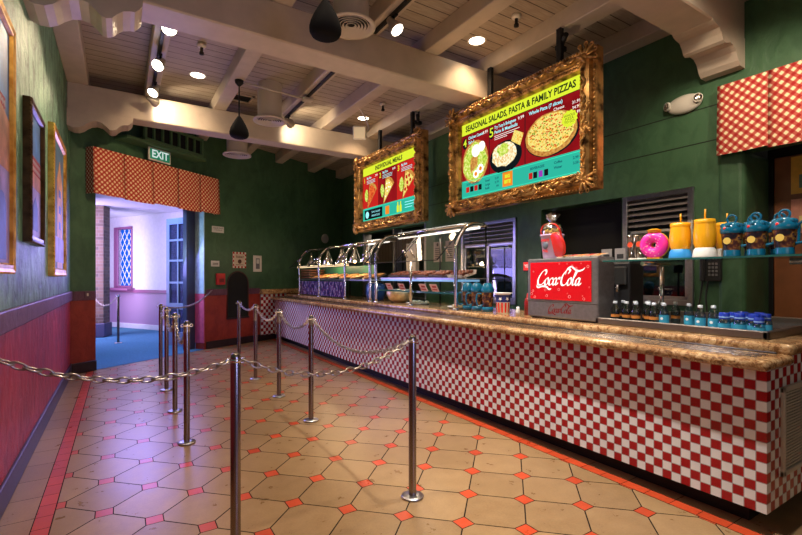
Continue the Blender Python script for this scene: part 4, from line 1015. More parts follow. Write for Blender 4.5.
# ------------------------------------------------------------------ ceiling fittings
def pendant(loc, label):
    t = thing('pendant_speaker', label, 'pendant speaker', loc, group='black bell-shaped pendant speakers')
    bm = NB(); lathe(bm, [(0, .28), (.018, .278), (.034, .255), (.058, .215), (.086, .165), (.108, .115), (.119, .07), (.117, .04), (.104, .016), (.08, .003), (0, .0)], seg=28); obj('shell', bm, simple('matte_black', (.006, .006, .007), .75, spec=.06), t)
    bm = NB(); tube(bm, [(0, 0, .26), (0, 0, .70)], .009); obj('stem', bm, BLACK, t)
    bm = NB(); lathe(bm, [(.012, .66), (.05, .70), (.055, .735), (0, .74)], seg=20); obj('canopy', bm, BLACK, t)
pendant((1.29, 5.93, 3.126), 'black bell-shaped pendant speaker hanging before the far beam')
pendant((1.29, 3.10, 3.126), 'large black bell-shaped pendant speaker hanging at top centre')
def duct(loc, h, label, s=1):
    t = thing('air_diffuser', label, 'air duct', loc, group='round ceiling duct diffusers')
    bm = NB(); lathe(bm, [(.165*s, h), (.165*s, .04)], seg=32); obj('duct_pipe', bm, DUCT, t)
    bm = NB(); lathe(bm, [(.165*s, .045), (.21*s, .03), (.228*s, .012), (.225*s, 0), (.185*s, .004), (.175*s, .02)], seg=36); obj('rim', bm, DUCT, t)
    bm = NB()
    for r in (.155, .125, .095, .065, .035): lathe(bm, [(r*s, .02), (r*s+.014, .004), (r*s+.017, .006), (r*s+.004, .024)], seg=32)
    obj('vane_rings', bm, DUCT, t)
    bm = NB(); lathe(bm, [(.17*s, .035), (0, .035)], seg=24); obj('dark_core', bm, BLACK, t)
duct((1.78, 6.28, 3.53), .52, 'tall round duct diffuser hanging just before the far beam')
duct((1.80, 3.72, 3.65), .40, 'large round duct diffuser hanging at top centre beside the pendant')
duct((1.66, 7.78, 3.38), .67, 'round duct diffuser hanging behind the far beam')
def downlight(x, y, label):
    t = thing('recessed_downlight', label, 'downlight', (x, y, 4.05), group='recessed round downlights')
    bm = NB(); torus(bm, .098, .012, 24, 6, Matrix.Diagonal((1, 1, .5, 1))); obj('trim_ring', bm, WHT, t)
    bm = NB(); lathe(bm, [(.09, -.002), (0, -.002)], seg=24); obj('lamp', bm, LAMPD, t)
DL = [(.88, 6.5, 'lit recessed downlight by the left spotlights'), (3.45, 3.85, 'lit recessed downlight above the larger menu board'), (3.5, 6.76, 'lit recessed downlight above the smaller-looking menu board')]
for q in DL: downlight(*q)
def sprinkler(x, y, label):
    t = thing('fire_sprinkler', label, 'sprinkler', (x, y, 4.05), group='ceiling fire sprinklers')
    bm = NB(); lathe(bm, [(.0, 0), (.045, -.002), (.05, -.03), (.035, -.045), (0, -.045)], seg=16); obj('escutcheon', bm, WHT, t)
    bm = NB(); lathe(bm, [(.018, -.04), (.016, -.09), (.026, -.10), (.026, -.125), (0, -.13)], seg=12); obj('head', bm, BLACK, t)
for q in ((.80, 5.6, 'fire sprinkler on the boards near the left spotlights'), (3.45, 6.0, 'fire sprinkler on the boards near the smaller-looking board'), (3.45, 3.25, 'fire sprinkler on the boards over the large menu board')): sprinkler(*q)
# hatch grille in the ceiling, between rafters
t = thing('ceiling_grille', 'small dark square ceiling grille beside the tall duct', 'vent', (1.55, 6.95, 4.048))
bm = NB()
for q in ((-.15, -.12), (.12, .15)): box(bm, q[0], q[1], -.15, .15, -.02, 0); box(bm, -.15, .15, q[0], q[1], -.02, 0)
obj('frame', bm, OFFW, t)
bm = NB(); box(bm, -.12, .12, -.12, .12, -.006, 0); obj('dark_mesh', bm, BLACK, t)
# tracks
def track(x, y0, y1, label):
    bm = NB(); bbox(bm, x-.018, x+.018, y0, y1, 3.83, 3.864, .004, 1); tag(obj('light_track', bm, BLACK), label, 'light track')
track(.37, 4.6, 7.0, 'black spotlight track under the left rafter'); track(2.2, 4.5, 6.9, 'black lighting track under the rafter right of the tall duct'); track(2.2, 2.6, 4.0, 'black lighting track under the rafter at top centre')
bm = NB(); tube(bm, [(1.36, 5.93, 3.85), (2.2, 5.93, 3.81)], .012); bbox(bm, 2.13, 2.27, 5.88, 5.98, 3.79, 3.83, .006, 1); tag(obj('conduit_pipe', bm, DUCT), 'thin horizontal conduit from the far pendant to the lighting track', 'conduit')
def spot(loc, target, label, power=60, col=(1, .78, .52), lit=True, size=1.0, ang=70, rad=.04, blend=.5):
    loc = Vector(loc); d = (Vector(target)-loc).normalized()
    q = (-d).to_track_quat('Z', 'Y').to_matrix().to_4x4()      # local +z points away from the target
    t = thing('track_spotlight', label, 'spotlight', loc, group='track spotlights')
    bm = NB(); lathe(bm, [(.062*size, -.075*size), (.068*size, -.07*size), (.066*size, -.03*size), (.04*size, .03*size), (.03*size, .09*size), (0, .095*size)], seg=24, M=q); sh = obj('lamp_shell', bm, simple('spot_shell', (.42, .38, .33), .3, metal=.6), t)
    bm = NB(); lathe(bm, [(.060*size, -.068*size), (0, -.066*size)], seg=24, M=q); obj('lamp_face', bm, LAMPW if lit else WHT, sh)
    bm = NB(); h = 3.835-loc.z; tube(bm, [(0, 0, h), (0, 0, h*.55), (.0, .0, .03)], .010, 8); bbox(bm, -.02, .02, -.05, .05, h-.02, h, .004, 1); obj('stem', bm, BLACK, t)
    if power:
        L_ = bpy.data.lights.new('spot_lamp', 'SPOT'); L_.energy = power; L_.color = col; L_.spot_size = R(ang); L_.spot_blend = blend; L_.shadow_soft_size = rad
        lo = bpy.data.objects.new('spot_lamp', L_); COL.objects.link(lo); lo.location = loc + d*.085*size
        lo.rotation_euler = d.to_track_quat('-Z', 'Y').to_euler()
    return t
spot((.40, 4.83, 3.74), (.15, 0, 2.2), 'brightest glaring spotlight on the left track, facing the camera', 25, size=1.1, ang=90)
spot((.38, 5.66, 3.74), (-.6, 4.2, 2.1), 'second spotlight on the left track, tilted toward the paintings', 75, ang=75)
spot((.38, 6.5, 3.74), (-.6, 5.4, 1.9), 'third spotlight on the left track, above the beam end', 60, ang=75)
spot((.37, 6.85, 3.72), (.75, 7.13, 3.62), 'small dark spotlight lowest on the left track, lighting the far beam', 26, ang=140, size=.9)
spot((2.2, 6.75, 3.74), (2.75, 7.13, 3.66), 'spotlight behind the tall duct lighting the far beam', 26, ang=150)
spot((2.2, 3.62, 3.74), (3.2, 1.6, .6), 'lit spotlight on the top-centre track beside the large diffuser', 150, ang=80)
# flood with square head
t = thing('flood_light', 'square pale floodlight on a bracket left of the farther menu board', 'flood light', (3.02, 5.95, 3.50))
bm = NB(); M_ = Matrix.Rotation(-.5, 4, 'Z') @ Matrix.Rotation(.3, 4, 'X'); bbox(bm, -.10, .10, -.05, .05, -.10, .10, .02, 2, M=M_); obj('head', bm, WHT, t)
bm = NB(); box(bm, -.08, .08, -.056, -.05, -.08, .08, M=M_); obj('lens', bm, simple('flood_lens', (.8, .7, .5), .3, emit=(1, .8, .5), es=.25), t)
bm = NB(); tube(bm, cr([(.06, .02, .0), (.16, .02, .08), (.12, .02, .22), (.0, .0, .37)]), .014, 8); obj('bracket', bm, WHT, t)
# cable and adjustable mounts above the menus
for (y, lb) in ((3.0, 'small dark camera mount above the large menu board'), (5.6, 'small dark camera mount above the farther menu board')):
    t = thing('camera_mount', lb, 'mount', (3.75, y, 3.70)); bm = NB(); tube(bm, [(.1, 0, .165), (.1, 0, .02)], .012); bbox(bm, .02, .14, -.03, .03, -.03, .02, .006, 1); obj('arm', bm, BLACK, t)
    bm = NB(); tube(bm, [(.08, 0, 0), (-.02, -.14, .05)], [.02, .028]); obj('head', bm, BLACK, t)

# ------------------------------------------------------------------ glass food guards
def arcpts(x, y, z0, zc, xe, ze, n=8):
    """tube: up from the counter, then bending back toward the kitchen"""
    pts = [(x, y, z0), (x, y, zc)]
    return cr([(x, y, z0), (x, y, (z0+zc)/2), (x, y, zc), (x+.03, y, zc+.13), (x+.12, y, zc+(ze-zc)*.78), (x+.24, y, ze-.01), (xe, y, ze)], 6)
def guard(label, y0, y1, posts, ze, z_shelves, arches, panel_cuts, name):
    t = thing(name, label, 'food guard', (3.2, y0, .98)); O = Vector((3.2, y0, .98))
    def L_(p): return tuple(Vector(p)-O)
    for y, full in posts:
        bm = NB()
        if full: tube(bm, [L_(p) for p in arcpts(3.2, y, .98, 1.62, 3.62, ze)], .021, 10)
        else: tube(bm, [L_((3.2, y, .98)), L_((3.2, y, 1.55))], .018, 10)
        lathe(bm, [(.035, 0), (.035, .012), (.02, .018)], L_((3.2, y, .98)), 16)
        obj('post', bm, CHROME, t)
    for k, z in enumerate(z_shelves):
        bm = NB(); box(bm, 3.24-O.x, 3.70-O.x, .02, y1-y0-.02, z-.98-.006, z-.98+.006); s_ = obj('shelf', bm, GLASS if k else simple('case_shelf', (.5, .5, .5), .3, metal=.6), t)
        bm = NB(); box(bm, 3.235-O.x, 3.242-O.x, .02, y1-y0-.02, z-.98-.012, z-.98+.010); obj('shelf_edge', bm, STEEL if k == 0 else GLEDGE, s_)
    for a_, b_ in zip(panel_cuts[:-1], panel_cuts[1:]):
        a2, b2 = a_+.03, b_-.03
        q = [(3.36, a2, ze-.04), (3.36, b2, ze-.04), (2.98, b2, 1.54), (2.98, a2, 1.54)]
        bm = NB(); poly(bm, [L_(p) for p in q]); g_ = obj('sloped_glass', bm, GLASS, t)
        bm = NB(); tube(bm, [L_(q[0]), L_(q[3])], .007, 6); tube(bm, [L_(q[1]), L_(q[2])], .007, 6); tube(bm, [L_(q[2]), L_(q[3])], .005, 6); obj('dark_edge', bm, BLACK, g_)
        bm = NB()
        for yy in (a2+.05, b2-.05): tube(bm, [L_((3.2, yy, 1.60)), L_((3.13, yy, 1.70))], .012, 8)
        obj('clamp', bm, CHROME, g_)
    bm = NB(); poly(bm, [L_(p) for p in ((3.34, y0, ze), (3.34, y1, ze), (3.68, y1, ze+.005), (3.68, y0, ze+.005))]); tg = obj('top_glass', bm, GLASS, t)
    bm = NB(); tube(bm, [L_((3.36, y0, ze-.02)), L_((3.36, y1, ze-.02))], .012, 8); tube(bm, [L_((3.66, y0, ze-.01)), L_((3.66, y1, ze-.01))], .014, 8); obj('top_rail', bm, CHROME, t)
    for yy in (y0+.03, (y0+y1)/2, y1-.03):
        bm = NB(); tube(bm, [L_((3.68, yy, .98)), L_((3.68, yy, ze))], .010, 8); obj('rear_post', bm, BLACK, t)
    return t, L_
YB = (3.92, 5.77)
t, L_ = guard('curved-front glass food guard with lit canopy beside the souvenir mugs', 3.92, 5.77, [(3.92, 1), (4.84, 0), (5.77, 1)], 1.97, [1.33, 1.16], 0, [3.95, 4.84, 5.75], 'glass_food_guard')
bm = NB(); tube(bm, [L_((3.58, 3.95, 1.93)), L_((3.58, 5.75, 1.93))], .012, 10); lt_ = obj('strip_light', bm, TUBE, t); lt_['label'] = 'glowing white light strip'
bm = NB(); box(bm, *[v for p in zip(L_((3.26, 3.97, 1.295)), L_((3.60, 5.73, 1.318))) for v in p]); obj('blue_light_shelf', bm, BLUEGL, t)
FY = [5.95, 6.84, 8.0, 9.1]
t, L_ = guard('far heated glass display case with arched tubes and dark printed panel', 5.95, 9.35, [(5.95, 1), (6.84, 1), (8.0, 1), (9.1, 1)], 1.93, [1.30], 0, [5.97, 6.84, 8.0, 9.1], 'heated_display_case')
bm = NB(); tube(bm, [L_((3.55, 5.98, 1.90)), L_((3.55, 6.7, 1.90))], .013, 10); obj('strip_light', bm, TUBE, t)
bm = NB(); bbox(bm, *[v for p in zip(L_((3.22, 6.86, 1.54)), L_((3.28, 9.3, 1.575))) for v in p], .004, 1); obj('hot_rail', bm, simple('warm_rail', (.7, .6, .45), .3, emit=(1, .75, .4), es=1.3), t)
def printed():
    m, nt, b = newmat('printed_panel'); co_ = obco(nt)
    mp = nd(nt, 'ShaderNodeMapping'); nt.links.new(co_, mp.inputs[0]); mp.inputs['Scale'].default_value = (1, 1.6, .7)
    f = noise(nt, mp.outputs[0], 13, 3, .5)
    nt.links.new(ramp(nt, f, [(.36, (.01, .01, .05)), (.47, (.05, .04, .16)), (.55, (.16, .04, .12)), (.60, (.55, .45, .60)), (.64, (.04, .05, .2))]), b.inputs['Base Color'])
    b.inputs['Roughness'].default_value = .25; return m
bm = NB(); box(bm, *[v for p in zip(L_((3.21, 6.87, 1.0)), L_((3.235, 9.08, 1.27))) for v in p]); pp = obj('printed_panel', bm, printed(), t); pp['label'] = 'dark blue and purple printed front panel'
bm = NB(); box(bm, *[v for p in zip(L_((3.66, 6.6, 1.31)), L_((3.68, 9.3, 1.55))) for v in p]); obj('rear_panel', bm, simple('case_green', (.03, .16, .08), .4), t)
bm = NB()
for k in range(4): bbox(bm, *[v for p in zip(L_((3.30, 8.75, 1.32+.05*k)), L_((3.62, 9.28, 1.355+.05*k))) for v in p], .006, 1)
obj('wooden_slats', bm, simple('slat_wood', (.16, .06, .03), .5), t)
# heat lamps
for k, y in enumerate((9.2, 8.28, 7.62, 7.07, 6.6)):
    h_ = thing('heat_lamp', ['silver conical heat lamp farthest along the heated case', 'second silver heat lamp from the far end of the case', 'middle silver conical heat lamp over the heated case', 'fourth silver heat lamp from the far end of the case', 'nearest silver conical heat lamp over the heated case'][k], 'heat lamp', (3.5, y, 1.60), group='silver heat lamps')
    bm = NB(); lathe(bm, [(.115, 0), (.12, .01), (.07, .13), (.035, .22), (.03, .27), (0, .28)], seg=20); lathe(bm, [(.112, .004), (.03, .2)], seg=20); obj('shade', bm, CHROME, h_)
    bm = NB(); ball(bm, (0, 0, .03), .04, seg=10, rings=6); obj('bulb', bm, emis('heat_bulb', (1, .55, .2), 6) if 'heat_bulb' not in MATS else MATS['heat_bulb'], h_)
    bm = NB(); tube(bm, [(0, 0, .27), (0, 0, .33)], .008); obj('cord', bm, BLACK, h_)
# pizzas on the heated shelf
PCH = simple('pizza_cheese', (.75, .42, .10), .5, var=.5, vs=45, emit=(.8, .4, .1), es=.15); PCR = simple('pizza_crust', (.42, .18, .05), .6, var=.3); PSL = simple('pepperoni', (.45, .03, .02), .5)
def pizza(loc, label, s=1, grp='baked pizzas in the heated case'):
    t = thing('pizza', label, 'pizza', (loc[0], loc[1], loc[2]+.045), 0, grp); t.rotation_euler = (0, -.22, 0)
    bm = NB(); lathe(bm, [(0, .0), (.19*s, .0), (.20*s, .006), (.19*s, .004)], seg=28); obj('pan', bm, STEEL, t)
    bm = NB(); lathe(bm, [(.15*s, .006), (.175*s, .006), (.185*s, .02), (.17*s, .03), (.15*s, .022), (0, .02)], seg=28); obj('crust', bm, PCR, t)
    bm = NB(); lathe(bm, [(.158*s, .022), (.12*s, .028), (0, .03)], seg=24); obj('cheese', bm, PCH, t)
    bm = NB()
    for k in range(9):
        r = random.uniform(.02, .13)*s; a_ = random.random()*6.28; lathe(bm, [(0, .034), (.018, .034), (.019, .029)], (r*math.cos(a_), r*math.sin(a_), 0), 10)
    obj('pepperoni', bm, PSL, t)
for k, (y, lb) in enumerate(((6.3, 'nearest pizza on a pan in the heated case'), (6.75, 'second nearest pizza in the heated case'), (7.2, 'third nearest pizza in the heated case'), (7.68, 'fourth nearest pizza in the heated case'), (8.1, 'fifth nearest pizza in the heated case'), (8.52, 'farthest pizza on the heated case shelf'))):
    pizza((3.46, y, 1.308), lb)
# gold bowl, small cards, trays, boxes in near guard
t = thing('serving_bowl', 'round hammered golden bowl at the far end of the glass guard', 'bowl', (3.42, 5.46, .981))
bm = NB(); lathe(bm, [(0, 0), (.08, .002), (.16, .05), (.195, .12), (.19, .165), (.165, .185), (.155, .18), (.178, .16), (.182, .12), (.15, .06), (0, .02)], seg=32); obj('vessel', bm, simple('hammered_brass', (.80, .62, .36), .3, metal=.7, var=.2, vs=25, bmp=.5), t)
bm = NB(); torus(bm, .165, .008, 32, 6, Matrix.Translation((0, 0, .183))); obj('rim', bm, simple('brass_rim', (.75, .6, .35), .2, metal=1), t)
CB = ['first price card from the curved post, clipped under the lit shelf', 'second price card from the curved post on the lower glass shelf', 'third price card from the curved post on the lower glass shelf', 'price card nearest the golden bowl on the lower glass shelf']
for k, y in enumerate((4.32, 4.55, 5.05, 5.38)):
    t = thing('price_card', CB[k], 'price card', M=Matrix.Translation((3.22, y, 1.175)) @ Matrix.Rotation(-.5, 4, 'Y'), group='price cards on the lower glass shelf')
    bm = NB(); box(bm, -.004, 0, -.07, .07, 0, .10); obj('card', bm, simple('pink_card', (.75, .5, .48), .5), t)
    bm = NB(); box(bm, -.006, -.004, -.05, .05, .02, .035); box(bm, -.006, -.004, -.05, .03, .055, .08); obj('print', bm, simple('card_red', (.5, .05, .05), .5), t)
PB = ['nearest paper tray of pastries by the curved post', 'second paper tray of pastries on the glass shelf', 'third paper tray of pastries on the glass shelf', 'fourth paper tray of pastries on the glass shelf', 'farthest paper tray of pastries on the glass shelf']
for k, y in enumerate((4.12, 4.5, 4.85, 5.2, 5.52)):
    t = thing('pastry_tray', PB[k], 'pastry tray', (3.46, y, 1.362), group='paper trays of pastries on the glass shelf')
    bm = NB(); prism(bm, [(-.12, .045), (-.10, 0), (.10, 0), (.12, .045), (.112, .045), (.094, .006), (-.094, .006), (-.112, .045)], -.14, .14, lambda u, v, d: (u, d, v)); obj('tray', bm, simple('tray_paper', (.6, .5, .42), .5) if k == 0 else simple('tray_dark', (.12, .09, .12), .5), t)
    bm = NB()
    for i in range(3):
        for j in range(4): ball(bm, (-.06+.06*i, -.10+.066*j, .04), .03, .032, .022, 8, 5)
    t.rotation_euler = (0, -.26, 0)
    obj('pastries', bm, simple('pastry', (.20, .055, .025), .5, var=.4, vs=30), t)['kind'] = 'stuff'
for k, (y, lb) in enumerate(((4.1, 'nearer plate of pale pastries on the granite under the guard'), (5.0, 'farther plate of pale pastries on the granite under the guard'))):
    t = thing('pastry_plate', lb, 'plate', (3.42, y, .981)); bm = NB(); lathe(bm, [(0, .002), (.12, .002), (.16, .018), (.158, .022), (.12, .008), (0, .008)], seg=28); obj('plate', bm, simple('china', (.75, .68, .55), .3), t)
    bm = NB()
    for i in range(9): a_ = i*.7; r = .03+.09*(i % 3)/2; ball(bm, (r*math.cos(a_), r*math.sin(a_), .03), .035, .028, .022, 8, 5)
    o = obj('pastries', bm, simple('pale_pastry', (.8, .68, .42), .6, var=.3, vs=30), t); o['kind'] = 'stuff'
# server back equipment: blue barrel-like container and steel hood
t = thing('steel_canopy', 'steel extractor hood glimpsed behind the heated case', 'extractor hood', (4.0, 6.3, 0))
t2 = thing('blue_tub', 'glossy dark blue tub at the near end of the heated case', 'tub', (3.44, 6.22, .981))
bm = NB(); lathe(bm, [(0, 0), (.13, .0), (.155, .1), (.15, .24), (.12, .28), (.11, .27), (.14, .22), (.145, .1), (0, .02)], seg=24); obj('tub_body', bm, simple('deep_blue', (.02, .08, .28), .15), t2)
bm = NB(); torus(bm, .118, .01, 24, 6, Matrix.Translation((0, 0, .28))); obj('rim', bm, STEEL, t2)
bpy.data.objects.remove(t)

# ------------------------------------------------------------------ souvenir mugs / bucket etc on the counter
MBLUE = simple('translucent_blue', (.004, .12, .22), .15, emit=(.0, .12, .22), es=.02, coat=.5)
def artmat(name, seed):
    m, nt, b = newmat(name); co_ = obco(nt); mp = nd(nt, 'ShaderNodeMapping'); nt.links.new(co_, mp.inputs[0]); mp.inputs['Location'].default_value = (seed, seed*2, 0)
    f = noise(nt, mp.outputs[0], 22, 2, .5)
    nt.links.new(ramp(nt, f, [(.40, (.015, .012, .02)), (.52, (.10, .03, .02)), (.62, (.38, .20, .04)), (.68, (.05, .03, .05))]), b.inputs['Base Color']); b.inputs['Roughness'].default_value = .2; return m
MART = artmat('mug_print', 1.3)
REDP = simple('red_plastic', (.75, .03, .02), .25, coat=.4); WHP = simple('white_gloss', (.85, .85, .85), .3)
def mug(loc, label, h=.30, r=.062, rot=0, grp='tall blue souvenir mugs'):
    t = thing('souvenir_mug', label, 'souvenir mug', loc, rot, grp)
    bm = NB(); lathe(bm, [(r*.98, h*.66), (r*1.05, h*.68), (r*1.05, h*.74), (r*1.0, h*.80), (r*.85, h*.90), (r*.5, h*.98), (0, h)], seg=24); obj('lid', bm, MBLUE, t)
    bm = NB(); lathe(bm, [(r*.82, h*.18), (r*.98, h*.66)], seg=24); obj('printed_sleeve', bm, MART, t)
    bm = NB(); lathe(bm, [(0, .001), (r*.9, .001), (r*.95, h*.1), (r*.86, h*.17), (r*.8, h*.17)], seg=24); obj('base', bm, MBLUE, t)
    bm = NB(); tube(bm, cr([(r*.95, 0, h*.62), (r*1.65, 0, h*.60), (r*1.8, 0, h*.38), (r*1.5, 0, h*.2), (r*.85, 0, h*.24)]), .009, 8); obj('handle', bm, MBLUE, t)
    bm = NB(); ball(bm, (-r*.4, -r*.75, h*.78), .012, seg=8, rings=5); obj('button', bm, REDP, t)
for q in ((3.83, 'blue souvenir mug touching the curved steel post'), (3.68, 'middle of the three blue mugs between post and striped tub'), (3.515, 'blue souvenir mug beside the stars-and-stripes tub')):
    mug((3.30, q[0], .981), q[1], .31, .066, 2.6)
t = thing('popcorn_tub', 'white tub with red stripes and blue star band beside the blue mugs', 'tub', (3.30, 3.29, .981))
bm = NB(); lathe(bm, [(0, 0), (.062, 0), (.078, .20)], seg=28); obj('tub_body', bm, WHP, t)
bm = NB()
for k in range(12):
    a0, a1 = 2*PI*k/12, 2*PI*(k+.5)/12
    def cpt(a_, z): r = .0632+(.0785-.0632)*z/.2; return (r*math.cos(a_), r*math.sin(a_), z)
    am = (a0+a1)/2
    poly(bm, [cpt(a0, .01), cpt(am, .01), cpt(am, .11), cpt(a0, .11)]); poly(bm, [cpt(am, .01), cpt(a1, .01), cpt(a1, .11), cpt(am, .11)])
obj('red_stripes', bm, REDP, t)
bm = NB(); lathe(bm, [(.0720, .115), (.0785, .188)], seg=28); obj('blue_band', bm, simple('navy', (.02, .04, .25), .3), t)
bm = NB()
for k in range(7):
    a_ = 2*PI*k/7; c = Vector((.0768*math.cos(a_), .0768*math.sin(a_), .15)); M_ = Matrix.Translation(c) @ Matrix.Rotation(a_, 4, 'Z') @ Matrix.Rotation(PI/2, 4, 'Y')
    bm.faces.new([bm.verts.new(M_ @ Vector(((.022 if q % 2 == 0 else .009)*math.cos(PI*q/5), (.022 if q % 2 == 0 else .009)*math.sin(PI*q/5), .003))) for q in range(10)])
obj('white_stars', bm, WHP, t)
bm = NB(); lathe(bm, [(.078, .2), (.098, .203), (.098, .209), (0, .212)], seg=28); obj('lid', bm, WHP, t)
t = thing('shaker_bottle', 'small white-capped bottle left of the soda machine', 'bottle', (3.24, 3.03, .981))
bm = NB(); lathe(bm, [(0, 0), (.02, 0), (.022, .04), (.014, .06)], seg=14); obj('bottle_body', bm, WHT, t)
bm = NB(); lathe(bm, [(.015, .06), (.016, .08), (0, .085)], seg=14); obj('cap', bm, WHP, t)
t = thing('ketchup_bottle', 'dark red squeeze bottle left of the soda machine', 'bottle', (3.36, 3.02, .981))
bm = NB(); lathe(bm, [(0, 0), (.03, 0), (.032, .12), (.022, .16), (.012, .17)], seg=16); obj('bottle_body', bm, simple('ketchup', (.25, .01, .01), .3), t)
bm = NB(); lathe(bm, [(.014, .17), (.006, .21), (0, .215)], seg=12); obj('nozzle', bm, simple('ketchup_cap', (.4, .02, .02), .3), t)
t = thing('pole_sign', 'small black pole sign with red face left of the soda machine', 'sign', (3.42, 3.06, .981), 0)
bm = NB(); lathe(bm, [(0, 0), (.05, 0), (.05, .012), (0, .014)], seg=20); tube(bm, [(0, 0, .01), (0, 0, .42)], .012); obj('pole', bm, BLACK, t)
bm = NB(); bbox(bm, -.02, .02, -.055, .055, .42, .53, .005, 1); hb = obj('sign_box', bm, BLKPL, t)
bm = NB(); box(bm, -.023, -.02, -.045, .045, .435, .515); obj('red_face', bm, simple('sign_red', (.6, .02, .02), .4, emit=(.7, .03, .02), es=.5), hb)
bm = NB(); M_ = Matrix.Translation((-.024, 0, .475)) @ Matrix(((0, 0, -1, 0), (-1, 0, 0, 0), (0, 1, 0, 0), (0, 0, 0, 1))); text_bm(bm, 'YES', .04, 0, 0, 0, M=M_, bold=.001); obj('lettering', bm, WHP, hb)

# ------------------------------------------------------------------ soda machine
t = thing('soda_dispenser', 'steel countertop soda dispenser with red Coca-Cola front', 'drink dispenser', M=Matrix.Translation((3.20, 2.875, .98)) @ Matrix(((0, 0, -1, 0), (-1, 0, 0, 0), (0, 1, 0, 0), (0, 0, 0, 1))))   # x along -Y, y up, z toward room
SD_W, SD_H, SD_D = .72, .535, .225
DSTL = simple('dispenser_steel', (.26, .26, .27), .32, metal=.7, var=.12, vs=30)
bm = NB(); bbox(bm, 0, SD_W, .01, SD_H, -SD_D, 0, .012, 2); obj('cabinet', bm, DSTL, t)
bm = NB(); box(bm, .03, SD_W-.03, 0, .012, -SD_D+.03, -.03); obj('foot', bm, BLACK, t)
bm = NB(); bbox(bm, .035, SD_W-.055, .17, SD_H-.035, .0, .006, .003, 1)
o_ = obj('red_front', bm, simple('cola_red', (.58, .004, .010), .25, emit=(.60, .004, .01), es=.12), t)
bm = NB(); script_logo(bm, .355, .345, .46, .0075); obj('white_lettering', bm, simple('logo_white', (.9, .9, .9), .4, emit=(1, 1, 1), es=.3), o_, recalc=False)
bm = NB(); random.seed(3)
for k in range(34):
    x, y, r = random.uniform(.05, .66), random.uniform(.185, .485), random.choice((.004, .005, .006, .010, .012))
    if .10 < x < .62 and .27 < y < .43: continue
    torus(bm, r, r*.22, 12, 5, Matrix.Translation((x, y, .007)))
obj('water_drops', bm, simple('drop', (.9, .25, .25), .1), o_)['kind'] = 'stuff'
bm = NB(); script_logo(bm, .36, .085, .24, .0015); obj('small_red_lettering', bm, simple('logo_dark_red', (.25, .01, .012), .4), t, recalc=False)
bm = NB(); bbox(bm, .0, SD_W, .15, .158, 0, .003, .001, 1); obj('panel_seam', bm, simple('seam_steel', (.2, .2, .2), .3, metal=.8), t)
for k in range(5):
    c = thing('menu_card', ['first flat card from the pail on the dispenser top', 'second flat card from the pail on the dispenser top', 'third flat card from the pail on the dispenser top', 'fourth flat card from the pail on the dispenser top', 'card at the right end of the dispenser top'][k], 'card', (3.235, 2.545-.085*k, 1.516), .1*(k % 3), 'small cards lying on the soda dispenser')
    bm = NB(); box(bm, 0, .13, -.035, .035, 0, .006); obj('card', bm, simple('card_cream', (.75, .65, .5), .4), c)
    bm = NB(); box(bm, .02, .11, -.025, .025, .006, .0075); obj('print', bm, [simple('card_orange', (.8, .25, .03), .4), simple('card_red2', (.7, .06, .04), .4)][k % 2], c)
    c.rotation_euler = (0, -.18, 0); c.location.z = 1.517
# candy pail
t = thing('candy_pail', 'lilac plastic pail with red lid and handle on the dispenser', 'pail', (3.315, 2.69, 1.517), 0)
LPL = simple('lilac_plastic', (.62, .44, .66), .35)
bm = NB(); lathe(bm, [(0, 0), (.075, 0), (.080, .01), (.100, .20), (.106, .205), (.106, .215), (.098, .215), (.078, .02), (0, .02)], seg=28); obj('pail_body', bm, LPL, t)
bm = NB(); M_ = Matrix.Translation((-.093, .0, .115)) @ Matrix(((0, 0, -1, 0), (-1, 0, 0, 0), (0, 1, 0, 0), (0, 0, 0, 1)))
text_bm(bm, 'SWEETS', .030, 0, .045, .004, maxw=.09, M=M_, bold=.001); obj('lettering', bm, REDP, t); bm = NB(); text_bm(bm, 'PAIL', .032, 0, -.05, .0, maxw=.08, M=M_, bold=.001); obj('lettering', bm, REDP, t)
bm = NB(); lathe(bm, [(0, .003), (.03, .003), (.032, 0)], seg=16, M=M_); obj('emblem_disc', bm, simple('emblem_dark', (.10, .12, .16), .4), t)
bm = NB(); tube(bm, cr([(0, .103, .18), (-.03, .10, .26), (-.04, .05, .305), (-.04, -.05, .305), (-.03, -.10, .26), (0, -.103, .18)]), .007, 8); obj('handle', bm, REDP, t)
bm = NB(); M_ = Matrix.Translation((-.09, -.115, .11)) @ Matrix.Rotation(R(75), 4, 'Y') @ Matrix.Rotation(R(20), 4, 'X'); lathe(bm, [(0, 0), (.10, 0), (.112, .004), (.112, .02), (.105, .024), (.100, .012), (0, .012)], seg=28, M=M_); obj('lid', bm, REDP, t)
bm = NB()
random.seed(5)
for k in range(26): a_ = random.random()*6.28; r = random.random()*.075; ball(bm, (r*math.cos(a_), r*math.sin(a_), .215+random.random()*.05), .018, .016, .015, 7, 5)
obj('sweets', bm, simple('sweets_gold', (.75, .45, .08), .4, var=.6, vs=60), t)['kind'] = 'stuff'
bm = NB(); random.seed(6)
M0 = []
lathe(bm, [(.08, .215), (.092, .25), (.075, .30), (.03, .325), (.022, .335), (.05, .37), (.065, .40)], seg=18)
for v in bm.verts: v.co.x += random.uniform(-.008, .008); v.co.y += random.uniform(-.008, .008); v.co.z += random.uniform(-.008, .008)
obj('cellophane', bm, glassy('cellophane', (1, 1, 1), .22, .15), t)

